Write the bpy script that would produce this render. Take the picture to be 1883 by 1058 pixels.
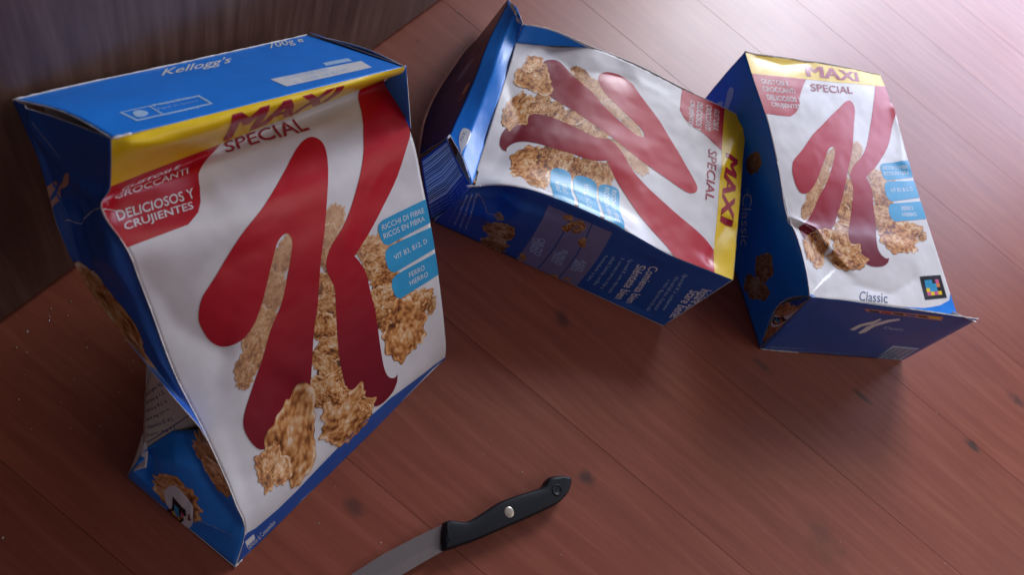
import bpy, bmesh, math, random
import numpy as np
from mathutils import Matrix, Vector

for o in list(bpy.data.objects):
    bpy.data.objects.remove(o, do_unlink=True)
scene = bpy.context.scene
col = scene.collection

# ================================================================ camera
# camera-to-world rows; x runs along the wooden panel, y towards it, z up
M = np.array([[0.545489964130109, -0.6436092869405994, 0.5368498717492123],
              [-0.7659399609806028, -0.6428676914767469, 0.007556945705154167],
              [0.3402597172842606, -0.4153170078616709, -0.843643946090093]])
CAM_H = .615
C = np.array([0, 0, CAM_H])
CX, CY, FOC = 941.5, 529.0, 1380.0
cam_d = bpy.data.cameras.new('camera')
cam = bpy.data.objects.new('camera', cam_d); col.objects.link(cam)
cam_d.sensor_width = 36; cam_d.lens = 36 * FOC / 1883
cam_d.clip_start = .01; cam_d.clip_end = 50
R = Matrix([[M[i][0], -M[i][1], -M[i][2]] for i in range(3)])
cam.matrix_world = Matrix.Translation(Vector(C)) @ R.to_4x4()
cam_d.dof.use_dof = True; cam_d.dof.focus_distance = .62; cam_d.dof.aperture_fstop = 9.0
scene.camera = cam

# ================================================================ light
world = bpy.data.worlds.new('World'); scene.world = world; world.use_nodes = True
bg = world.node_tree.nodes['Background']
bg.inputs[0].default_value = (.68, .59, .73, 1); bg.inputs[1].default_value = .16

def area(name, loc, target, sx, sy, power, colr):
    l = bpy.data.lights.new(name, 'AREA'); l.shape = 'RECTANGLE'; l.size = sx; l.size_y = sy
    l.energy = power; l.color = colr
    o = bpy.data.objects.new(name, l); col.objects.link(o); o.location = loc
    d = Vector(target) - Vector(loc)
    o.rotation_euler = d.to_track_quat('-Z', 'Y').to_euler()
    return o
area('window_light', (2.75, .55, 1.12), (.7, 0, 0), 1.6, 1.2, 128, (.86, .91, 1.0))
area('window_light', (3.05, -.70, .85), (.8, -.2, 0), 1.3, 1.2, 36, (.64, .73, 1.0))
area('fill_light', (1.0, -1.8, 1.5), (.35, 0, .1), 1.4, 1.4, 9, (1.0, .88, .82))  # added warm fill from the front, brightens the first box

vs_ = scene.view_settings
vs_.view_transform = 'Standard'; vs_.look = 'None'; vs_.exposure = .1; vs_.gamma = 1
vs_.use_curve_mapping = False

# ================================================================ photo pixel -> place
def ray(u, v): return M @ np.array([(u - CX) / FOC, (v - CY) / FOC, 1.0])
def PT(u, v, t): return C + ray(u, v) * t
def PZ(u, v, z=0.0):
    r = ray(u, v); return C + r * ((z - CAM_H) / r[2])
def PY(u, v, y):
    r = ray(u, v); return C + r * (y / r[1])
def pix(P):
    c = (np.atleast_2d(P) - C) @ M
    q = np.stack([CX + FOC * c[:, 0] / c[:, 2], CY + FOC * c[:, 1] / c[:, 2]], 1)
    return q[0] if np.ndim(P) == 1 else q
WALL_Y = PZ(0, 600)[1]
# ---------------------------------------------------------------- patches
def hermite(ks, V, x):
    """cubic through values V (n,...) at knots ks, evaluated at x (m,)"""
    ks = np.asarray(ks, float); V = np.asarray(V, float); n = len(ks)
    if n == 2:
        t = ((x - ks[0]) / (ks[1] - ks[0]))
        return V[0] + (V[1] - V[0]) * t.reshape(-1, *([1] * (V.ndim - 1)))
    h = np.diff(ks); sl = np.diff(V, axis=0) / h.reshape(-1, *([1] * (V.ndim - 1)))
    T = np.empty_like(V)
    hh = h.reshape(-1, *([1] * (V.ndim - 1)))
    T[1:-1] = (sl[:-1] * hh[1:] + sl[1:] * hh[:-1]) / (hh[1:] + hh[:-1])
    T[0] = sl[0] + .5 * (sl[0] - T[1]); T[-1] = sl[-1] + .5 * (sl[-1] - T[-2])
    i = np.clip(np.searchsorted(ks, x, side='right') - 1, 0, n - 2)
    sh = (-1,) + (1,) * (V.ndim - 1)
    t = ((x - ks[i]) / h[i]).reshape(sh); H_ = h[i].reshape(sh)
    return ((2*t**3 - 3*t**2 + 1) * V[i] + (t**3 - 2*t**2 + t) * H_ * T[i]
            + (-2*t**3 + 3*t**2) * V[i+1] + (t**3 - t**2) * H_ * T[i+1])

def sstep(a, b, x):
    t = np.clip((x - a) / (b - a), 0, 1); return t * t * (3 - 2 * t)

class Patch:
    """a bent sheet of card: control rows at vs, control columns at us, plus dents along `out`"""
    sharp = False
    def __init__(self, us, vs, ctrl, flip=False, dents=()):
        self.us, self.vs, self.c = np.array(us, float), np.array(vs, float), np.array(ctrl, float)
        self.flip = flip; self.dents = list(dents)
        a = self.c[0, -1] - self.c[0, 0]; b = self.c[-1, 0] - self.c[0, 0]
        o = np.cross(b, a); self.out = o / np.linalg.norm(o) * (-1 if flip else 1)
    def base(self, u, v):
        u = np.atleast_1d(np.asarray(u, float)); v = np.atleast_1d(np.asarray(v, float))
        R = hermite(self.vs, self.c, v)                       # (m, nu, 3)
        out = np.empty((len(u), 3))
        # interpolate along u for each sample
        ks = self.us; n = len(ks)
        if self.sharp and n > 2:
            i = np.clip(np.searchsorted(ks, u, side='right') - 1, 0, n - 2); k = np.arange(len(u)); t = ((u - ks[i]) / (ks[i+1] - ks[i]))[:, None]
            return R[k, i] * (1 - t) + R[k, i+1] * t
        if n == 2:
            t = ((u - ks[0]) / (ks[1] - ks[0]))[:, None]; return R[:, 0] * (1 - t) + R[:, 1] * t
        h = np.diff(ks); sl = np.diff(R, axis=1) / h[None, :, None]
        T = np.empty_like(R); hh = h[None, :, None]
        T[:, 1:-1] = (sl[:, :-1] * hh[:, 1:] + sl[:, 1:] * hh[:, :-1]) / (hh[:, 1:] + hh[:, :-1])
        T[:, 0] = 1.5 * sl[:, 0] - .5 * T[:, 1]; T[:, -1] = 1.5 * sl[:, -1] - .5 * T[:, -2]
        i = np.clip(np.searchsorted(ks, u, side='right') - 1, 0, n - 2); k = np.arange(len(u))
        t = ((u - ks[i]) / h[i])[:, None]; H_ = h[i][:, None]
        return ((2*t**3 - 3*t**2 + 1) * R[k, i] + (t**3 - 2*t**2 + t) * H_ * T[k, i]
                + (-2*t**3 + 3*t**2) * R[k, i+1] + (t**3 - t**2) * H_ * T[k, i+1])
    def __call__(self, u, v):
        u = np.atleast_1d(np.asarray(u, float)); v = np.atleast_1d(np.asarray(v, float))
        P = self.base(u, v)
        for f in self.dents:
            P = P + f(u, v)[:, None] * self.out
        return P
    def normal(self, u, v, e=2e-3):
        u = np.atleast_1d(np.asarray(u, float)); v = np.atleast_1d(np.asarray(v, float))
        du = self(np.minimum(u + e, 1), v) - self(np.maximum(u - e, 0), v)
        dv = self(u, np.minimum(v + e, 1)) - self(u, np.maximum(v - e, 0))
        n = np.cross(dv, du) * (-1 if self.flip else 1)
        return n / (np.linalg.norm(n, axis=1, keepdims=True) + 1e-12)

def camz(P): return (M.T @ (np.asarray(P) - C))[2]
def on(px, P, d=0.0):
    """the point seen at photo pixel px, as far away as P (+ d metres)"""
    return PT(px[0], px[1], camz(P) + d)
def lerp(a, b, t): return np.asarray(a) * (1 - t) + np.asarray(b) * t

def edge(top, bot, rows):
    """rows: v -> (pixel or None, extra depth); distance from the straight edge top-bot"""
    out = []
    for v, px, dd in rows:
        P = lerp(top, bot, v)
        out.append(P if px is None else on(px, P, dd))
    return np.array(out)

def facets(us, vs, ctrl, dense, last=None):
    """card folded along straight lines: control rows joined by straight pieces; last(v) replaces the last column"""
    c = np.array(ctrl); d = np.linspace(vs[0], vs[-1], dense)
    F = np.stack([[np.interp(d, vs, c[:, i, k]) for k in range(3)] for i in range(c.shape[1])])    # (nu, 3, nd)
    F = F.transpose(2, 0, 1)
    if last is not None: F[:, -1] = [last(v) for v in d]
    p = Patch(us, d, F); p.sharp = True; return p
# ================================================================ materials
def nt(m): m.use_nodes = True; return m.node_tree
def node(t, kind, **kw):
    n = t.nodes.new(kind)
    for k, v in kw.items(): setattr(n, k, v)
    return n
MATS = {}
def card(name, rgb, rough=.30, vary=.06, spec=.4, scale=60, bump=.02):
    """printed, varnished cardboard"""
    if name in MATS: return MATS[name]
    m = bpy.data.materials.new(name); t = nt(m); b = t.nodes['Principled BSDF']
    tc = node(t, 'ShaderNodeTexCoord'); n = node(t, 'ShaderNodeTexNoise'); n.inputs['Scale'].default_value = scale
    n.inputs['Detail'].default_value = 5
    t.links.new(tc.outputs['Object'], n.inputs['Vector'])
    r = node(t, 'ShaderNodeValToRGB')
    r.color_ramp.elements[0].position = .3; r.color_ramp.elements[1].position = .75
    c = np.array(rgb)
    r.color_ramp.elements[0].color = (*np.clip(c * (1 - vary), 0, 1), 1); r.color_ramp.elements[1].color = (*np.clip(c * (1 + vary), 0, 1), 1)
    t.links.new(n.outputs['Fac'], r.inputs[0]); t.links.new(r.outputs[0], b.inputs['Base Color'])
    mr = node(t, 'ShaderNodeMapRange'); mr.inputs[3].default_value = rough - .05; mr.inputs[4].default_value = rough + .08
    t.links.new(n.outputs['Fac'], mr.inputs[0]); t.links.new(mr.outputs[0], b.inputs['Roughness'])
    b.inputs['Specular IOR Level'].default_value = spec
    n2 = node(t, 'ShaderNodeTexNoise'); n2.inputs['Scale'].default_value = 900; n2.inputs['Detail'].default_value = 2
    t.links.new(tc.outputs['Object'], n2.inputs['Vector'])
    bp = node(t, 'ShaderNodeBump'); bp.inputs['Strength'].default_value = bump * 3; bp.inputs['Distance'].default_value = .0006
    t.links.new(n2.outputs['Fac'], bp.inputs['Height']); t.links.new(bp.outputs[0], b.inputs['Normal'])
    MATS[name] = m; return m
WHITE = card('white_card', (.72, .70, .705))
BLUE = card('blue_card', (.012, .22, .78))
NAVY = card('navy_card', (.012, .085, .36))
YELLOW = card('yellow_print', (.86, .58, .008))
RED = card('red_print', (.46, .003, .014))
DKRED = card('dark_red_print', (.36, .006, .03))
CYAN = card('cyan_print', (.03, .33, .60))
INKW = card('white_print', (.74, .74, .75))
INKD = card('navy_print', (.01, .03, .13))
GREYV = card('violet_grey_print', (.20, .20, .36))
PALEB = card('pale_blue_print', (.42, .62, .85))
BEIGE = card('beige_card', (.55, .49, .42), spec=.2, rough=.6)
BLACK = card('black_print', (.008, .008, .012))
KRAFT = card('cardboard_edge', (.70, .67, .65), rough=.75, spec=.2)
SALMON = card('salmon_print', (.55, .27, .18))

def flake_material():
    m = bpy.data.materials.new('flake_print'); t = nt(m); b = t.nodes['Principled BSDF']
    a = node(t, 'ShaderNodeAttribute', attribute_name='ink')
    tc = node(t, 'ShaderNodeTexCoord'); n = node(t, 'ShaderNodeTexNoise'); n.inputs['Scale'].default_value = 700; n.inputs['Detail'].default_value = 4
    t.links.new(tc.outputs['Object'], n.inputs['Vector'])
    mx = node(t, 'ShaderNodeMix', data_type='RGBA', blend_type='OVERLAY'); mx.inputs[0].default_value = .4
    t.links.new(a.outputs['Color'], mx.inputs[6]); t.links.new(n.outputs['Fac'], mx.inputs[7])
    t.links.new(mx.outputs[2], b.inputs['Base Color']); b.inputs['Roughness'].default_value = .30; b.inputs['Specular IOR Level'].default_value = .4
    return m
FLAKE = flake_material()
def letter_material():
    m = bpy.data.materials.new('letter_print'); t = nt(m); b = t.nodes['Principled BSDF']
    a = node(t, 'ShaderNodeAttribute', attribute_name='ink'); t.links.new(a.outputs['Color'], b.inputs['Base Color'])
    tc = node(t, 'ShaderNodeTexCoord'); n = node(t, 'ShaderNodeTexNoise'); n.inputs['Scale'].default_value = 60; n.inputs['Detail'].default_value = 5
    t.links.new(tc.outputs['Object'], n.inputs['Vector'])
    mr = node(t, 'ShaderNodeMapRange'); mr.inputs[3].default_value = .25; mr.inputs[4].default_value = .38
    t.links.new(n.outputs['Fac'], mr.inputs[0]); t.links.new(mr.outputs[0], b.inputs['Roughness']); b.inputs['Specular IOR Level'].default_value = .4
    return m
LETTER = letter_material()

# ================================================================ object helpers
def obj(name, verts, faces, mat, parent=None, smooth=True):
    me = bpy.data.meshes.new(name)
    me.from_pydata([tuple(map(float, v)) for v in verts], [], [tuple(int(i) for i in f) for f in faces]); me.update()
    if smooth: me.polygons.foreach_set('use_smooth', np.ones(len(me.polygons), bool))
    if mat: me.materials.append(mat)
    o = bpy.data.objects.new(name, me); col.objects.link(o)
    if parent: o.parent = parent
    return o
def thing(name, label, cat, loc, group=None):
    o = bpy.data.objects.new(name, None); col.objects.link(o); o.location = tuple(loc); o.empty_display_size = .05
    o['label'] = label; o['category'] = cat
    if group: o['group'] = group
    return o

class Panel:
    """a patch built as one sheet of card; decals are pressed on it"""
    def __init__(self, name, patch, mat, root, nu=48, nv=64, label=None, u0=0, u1=1, v0=0, v1=1, thick=.0005):
        self.p, self.root, self.base = patch, root, np.array(root.location)
        self.lines = (np.linspace(u0, u1, nu + 1), np.linspace(v0, v1, nv + 1)); self.rng = (u0, u1, v0, v1)
        U, V = np.meshgrid(*self.lines); P = patch(U.ravel(), V.ravel()) - self.base
        f = []; w = nu + 1
        for j in range(nv):
            for i in range(nu):
                q = (j*w+i, j*w+i+1, (j+1)*w+i+1, (j+1)*w+i)
                f.append(q if patch.flip else q[::-1])
        self.o = obj(name, P, f, mat, root)
        if thick:          # board thickness: raw grey card behind the print and along the cut edges
            self.o.data.materials.append(KRAFT)
            md = self.o.modifiers.new('board', 'SOLIDIFY'); md.thickness = thick; md.offset = -1; md.material_offset = 1; md.material_offset_rim = 1
        if label: self.o['label'] = label
        self.guess = None
    def uv(self, pts):
        """photo pixels -> panel coordinates"""
        pts = np.atleast_2d(np.asarray(pts, float)); u0, u1, v0, v1 = self.rng
        if self.guess is None:
            U, V = np.meshgrid(np.linspace(u0, u1, 33), np.linspace(v0, v1, 33))
            self.guess = (U.ravel(), V.ravel(), pix(self.p(U.ravel(), V.ravel())))
        gu, gv, gp = self.guess
        k = np.argmin(((pts[:, None] - gp[None]) ** 2).sum(2), 1); u, v = gu[k].copy(), gv[k].copy()
        e = 1e-4; lim_u = .04 * (u1 - u0); lim_v = .04 * (v1 - v0)
        for _ in range(14):
            p0 = pix(self.p(u, v)); r = pts - p0
            a = (pix(self.p(u + e, v)) - p0) / e; b = (pix(self.p(u, v + e)) - p0) / e
            det = a[:, 0]*b[:, 1] - a[:, 1]*b[:, 0]; det[abs(det) < 1e-6] = 1e-6
            u = np.clip(u + np.clip((r[:, 0]*b[:, 1] - r[:, 1]*b[:, 0]) / det, -lim_u, lim_u), u0, u1)
            v = np.clip(v + np.clip((a[:, 0]*r[:, 1] - a[:, 1]*r[:, 0]) / det, -lim_v, lim_v), v0, v1)
        return np.stack([u, v], 1)
    def press(self, UV, layer):
        n = self.p.normal(UV[:, 0], UV[:, 1])
        return self.p(UV[:, 0], UV[:, 1]) + n * (.00013 + .00004 * layer) - self.base
    def finish(self, name, bm, mat, layer, label=None):
        u0, u1, v0, v1 = self.rng
        bm.normal_update(); bmesh.ops.triangulate(bm, faces=bm.faces[:])
        co = np.array([v.co[:] for v in bm.verts])
        if not len(co): bm.free(); return None
        for ax, lines in ((0, self.lines[0]), (1, self.lines[1])):
            lo, hi = co[:, ax].min(), co[:, ax].max()
            for x in lines:
                if lo + 1e-5 < x < hi - 1e-5:
                    pc = [0, 0, 0]; pn = [0, 0, 0]; pc[ax] = x; pn[ax] = 1
                    bmesh.ops.bisect_plane(bm, geom=bm.verts[:] + bm.edges[:] + bm.faces[:], dist=1e-7, plane_co=pc, plane_no=pn)
        bmesh.ops.triangulate(bm, faces=bm.faces[:])
        bm.verts.ensure_lookup_table(); bm.verts.index_update()
        UV = np.array([v.co[:2] for v in bm.verts]); UV[:, 0] = np.clip(UV[:, 0], u0, u1); UV[:, 1] = np.clip(UV[:, 1], v0, v1)
        P = self.press(UV, layer)
        F = []
        nn = self.p.normal(UV[:, 0], UV[:, 1])
        for f in bm.faces:
            i = [v.index for v in f.verts]
            g = np.cross(P[i[1]] - P[i[0]], P[i[2]] - P[i[0]])
            F.append(i if g @ nn[i[0]] > 0 else i[::-1])
        bm.free()
        o = obj(name, P, F, mat, self.o)
        if label: o['label'] = label
        if mat is LETTER:      # the letter is printed bright red above, wine red below
            k = sstep(.38, .92, UV[:, 1])[:, None]
            K = np.array([[.50, .003, .016]]) * (1-k) + np.array([[.17, .002, .014]]) * k
            at = o.data.color_attributes.new('ink', 'FLOAT_COLOR', 'POINT')
            at.data.foreach_set('color', np.concatenate([K, np.ones((len(K), 1))], 1).ravel())
        return o
    def poly(self, name, polys, mat, layer=0, smooth=0, px=False, label=None):
        """polys: list of outlines in panel coordinates (or photo pixels)"""
        if np.ndim(polys[0][0]) == 0: polys = [polys]
        bm = bmesh.new()
        for q in polys:
            q = self.uv(q) if px else np.asarray(q, float)
            if smooth: q = closed_curve(q, smooth)
            vs = [bm.verts.new((a, b, 0)) for a, b in q]
            try: bm.faces.new(vs)
            except ValueError: pass
        return self.finish(name, bm, mat, layer, label)
    def crack(self, path, w=.0016, seed=0, px=True, mat=None, layer=6):
        """line where the print has broken open over a fold, or a painted fold highlight"""
        q = self.uv(path) if px else np.array(path, float); rg = np.random.default_rng(seed)
        t = np.linspace(0, len(q)-1, 9*(len(q)-1)+1); k = np.clip(t.astype(int), 0, len(q)-2); c = q[k] + (q[k+1]-q[k])*(t-k)[:, None]
        d = np.gradient(c, axis=0); d[:, 1] /= self.asp; n = np.stack([-d[:, 1], d[:, 0]], 1); n /= np.linalg.norm(n, axis=1, keepdims=True); n[:, 1] *= self.asp
        a = c + n*w*rg.uniform(.1, 1.1, (len(c), 1)); b = c - n*w*rg.uniform(.1, 1.1, (len(c), 1))
        return self.poly('worn_or_lit_crease', np.vstack([a, b[::-1]]), mat or KRAFT, layer)
    def text(self, s, a, b, c, mat, layer=2, px=True, bold=.0, shear=0, res=3, name='printed_text', spacing=1):
        """text whose lower left corner is a, lower right b, upper left c"""
        a, b, c = self.uv([a, b, c]) if px else map(np.array, (a, b, c))
        key = (s, bold, shear, res, spacing)
        if key not in TEXTS:
            cu = bpy.data.curves.new('t', 'FONT'); cu.body = s; cu.resolution_u = res; cu.offset = bold; cu.shear = shear; cu.fill_mode = 'FRONT'
            cu.space_character = spacing; cu.space_line = .8; cu.align_x = 'CENTER' if '\n' in s else 'LEFT'
            to = bpy.data.objects.new('t', cu); col.objects.link(to); dg = bpy.context.evaluated_depsgraph_get()
            me = bpy.data.meshes.new_from_object(to.evaluated_get(dg))
            V = np.array([v.co[:2] for v in me.vertices]); F = [list(p.vertices) for p in me.polygons]
            V = (V - V.min(0)) / (V.max(0) - V.min(0))
            bpy.data.objects.remove(to, do_unlink=True); bpy.data.curves.remove(cu); bpy.data.meshes.remove(me)
            TEXTS[key] = (V, F)
        V, F = TEXTS[key]
        bm = bmesh.new(); vs = [bm.verts.new((*(a + (b - a) * x + (c - a) * y), 0)) for x, y in V]
        for f in F:
            try: bm.faces.new([vs[i] for i in f])
            except ValueError: pass
        return self.finish(name, bm, mat, layer)
    def flakes(self, name, items, layer, px=False):
        """printed picture of cereal flakes: (cu, cv, ru, rv, turn, seed, tone, soft)"""
        V, F, K = [], [], []
        for n, (cu, cv, ru, rv, turn, seed, tone, soft) in enumerate(items):
            rg = np.random.default_rng(seed); S, Rn = 80, 26
            th = np.linspace(0, 2*np.pi, S, endpoint=False)
            out = np.ones(S)
            for k in range(2, 22): out += (.15 / k ** .8) * rg.normal() * np.cos(k*th + rg.uniform(0, 7))
            rr = np.linspace(0, 1, Rn + 1)[1:] ** .8
            x = np.concatenate([[0], (rr[:, None] * out * np.cos(th)).ravel()]); y = np.concatenate([[0], (rr[:, None] * out * np.sin(th)).ravel()])
            rad = np.concatenate([[0], np.repeat(rr, S)])
            q = fbm(x * 2.6 + seed * 3.1, y * 2.6 + seed * 1.7)
            wl = worley(x * 5.5 + q * 1.5 + seed, y * 5.5 - seed * .7 + q); w2 = worley(x * 11 + seed * 2, y * 11 + seed); q3 = fbm(x * 16 + seed, y * 16 - seed)
            t = .50 + (1.35 * (q - .5) - .62 * (wl - .45) - .20 * (w2 - .45) + .30 * (q3 - .5)) * (1 - .6 * soft) + .14 * (x * .4 - y * .8)
            t = t + .24 * sstep(.84, .93, rad) * (1 - sstep(.95, 1, rad)) * (q3 * 1.8 - .2) - .26 * sstep(.95, 1, rad) * (1 - soft) - .14 * sstep(.6, .78, rad) * (1 - sstep(.78, .9, rad)) * 2 * q
            t = np.clip(t, 0, 1)[:, None]
            ramp = np.array([[.08, .022, .006], [.32, .105, .024], [.58, .255, .075], [.72, .42, .19], [.80, .63, .45]])
            f_ = t[:, 0] * 4; i = np.clip(f_.astype(int), 0, 3); w = (f_ - i)[:, None]
            c_ = (ramp[i] * (1 - w) + ramp[i+1] * w) * tone
            c_ = c_ * (1 - .35 * soft) + np.array([.62, .50, .40]) * .35 * soft
            ct, st = math.cos(turn), math.sin(turn)
            # keep the flake's own proportions on the panel (panel is ASP times taller than wide)
            X = x * ru; Y = y * rv
            U = cu + X * ct - Y * st; W_ = cv + (X * st + Y * ct) * self.asp
            UV = np.stack([U, W_], 1); UV[:, 0] = np.clip(UV[:, 0], *self.rng[:2]); UV[:, 1] = np.clip(UV[:, 1], *self.rng[2:])
            b0 = len(V) and sum(len(a) for a in V)
            V.append(self.press(UV, layer + .35 * n / max(1, len(items)) * 2)); K.append(c_)
            for s in range(S):
                F.append((b0, b0+1+s, b0+1+(s+1) % S))
                for r in range(Rn-1):
                    a = b0+1+r*S
                    F.append((a+s, a+S+s, a+S+(s+1) % S, a+(s+1) % S))
        V = np.concatenate(V); K = np.concatenate(K)
        o = obj(name, V, F, FLAKE, self.o)
        me = o.data; at = me.color_attributes.new('ink', 'FLOAT_COLOR', 'POINT')
        at.data.foreach_set('color', np.concatenate([K, np.ones((len(K), 1))], 1).ravel())
        return o
    def pxflakes(self, name, items, layer):
        """items in photo pixels: (x, y, rx, ry, turn, seed, tone, soft)"""
        out = []
        for (x, y, rx, ry, turn, seed, tone, soft) in items:
            c, a = self.uv([(x, y), (x + 6, y)]); b = self.uv([(x, y + 6)])[0]
            su = np.hypot(a[0]-c[0], (a[1]-c[1]) / self.asp) / 6; sv = np.hypot(b[0]-c[0], (b[1]-c[1]) / self.asp) / 6
            ang = math.atan2((a[1]-c[1]) / self.asp, a[0]-c[0])
            out.append((c[0], c[1], rx*su, ry*sv, turn + ang, seed, tone, soft))
        for k, it in enumerate(out): self.flakes(name, [it], layer + .3 * k)
    asp = .76
TEXTS = {}

def closed_curve(q, n):
    q = np.asarray(q, float); N = len(q); out = []
    for i in range(N):
        p0, p1, p2, p3 = q[i-1], q[i], q[(i+1) % N], q[(i+2) % N]
        for t in np.linspace(0, 1, n, endpoint=False):
            out.append(.5*((2*p1) + (-p0+p2)*t + (2*p0-5*p1+4*p2-p3)*t*t + (-p0+3*p1-3*p2+p3)*t**3))
    return np.array(out)

def _hash(i, j):
    n = (i.astype(np.int64) * 374761393 + j.astype(np.int64) * 668265263) & 0x7fffffff
    n = ((n ^ (n >> 13)) * 1274126177) & 0x7fffffff
    return ((n ^ (n >> 16)) & 0xffff) / 65535.0
def vnoise(x, y):
    i, j = np.floor(x), np.floor(y); fx, fy = x-i, y-j; fx = fx*fx*(3-2*fx); fy = fy*fy*(3-2*fy)
    return (_hash(i, j)*(1-fx)+_hash(i+1, j)*fx)*(1-fy)+(_hash(i, j+1)*(1-fx)+_hash(i+1, j+1)*fx)*fy
def fbm(x, y):
    return .5*vnoise(x, y)+.27*vnoise(2.03*x+7, 2.03*y+3)+.15*vnoise(4.1*x+1, 4.1*y+9)+.08*vnoise(8.3*x, 8.3*y)

def worley(x, y):
    i, j = np.floor(x), np.floor(y); best = np.full(len(x), 9.0)
    for a in (-1, 0, 1):
        for b in (-1, 0, 1):
            px, py = i+a+_hash(i+a, j+b), j+b+_hash(i+a+57, j+b+131)
            best = np.minimum(best, (px-x)**2 + (py-y)**2)
    return np.sqrt(best)

def wave(amp, fu, fv, seed):
    """gentle unevenness of handled card"""
    return lambda u, v: amp * (fbm(u*fu + seed*7.3, v*fv + seed*3.7) - .5) * np.clip(16*u*(1-u), 0, 1)

def crease(q, depth, width, fade=.15):
    """sharp fold along a short polyline given in panel coordinates"""
    f = polydist(q)
    def g(u, v):
        d, al = f(u, v)
        return -depth*np.exp(-(np.sqrt(d*d + 1e-4) - .01)/width)*sstep(0, fade, al)*(1-sstep(1-fade, 1.0001, al) if fade else 1)
    return g
def facet(q, depth, width):
    """one side of the line lies lower, as where a corner was knocked in"""
    f = polydist(q)
    def g(u, v):
        d, al = f(u, v)
        return -depth*np.clip(d/width, 0, 1)*np.exp(-np.clip(d/width-1, 0, 9)*.8)
    return g
def tube(name, pts, r, mat, parent, base, seed=0, seg=5):
    """worn, whitish edge of the card"""
    pts = np.array(pts); V, F = [], []; rg = np.random.default_rng(seed)
    for i, p in enumerate(pts):
        t = pts[min(i+1, len(pts)-1)] - pts[max(i-1, 0)]; t /= np.linalg.norm(t)
        a = np.cross(t, [.3, .2, .9]); a /= np.linalg.norm(a); b = np.cross(t, a); rr = r * rg.uniform(.55, 1.25)
        for k in range(seg): V.append(p + rr*(a*math.cos(6.2832*k/seg) + b*math.sin(6.2832*k/seg)) - base)
    for i in range(len(pts)-1):
        for k in range(seg): F.append((i*seg+k, i*seg+(k+1) % seg, (i+1)*seg+(k+1) % seg, (i+1)*seg+k))
    F.append(tuple(range(seg))[::-1]); F.append(tuple((len(pts)-1)*seg+k for k in range(seg)))
    return obj(name, V, F, mat, parent)

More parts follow.
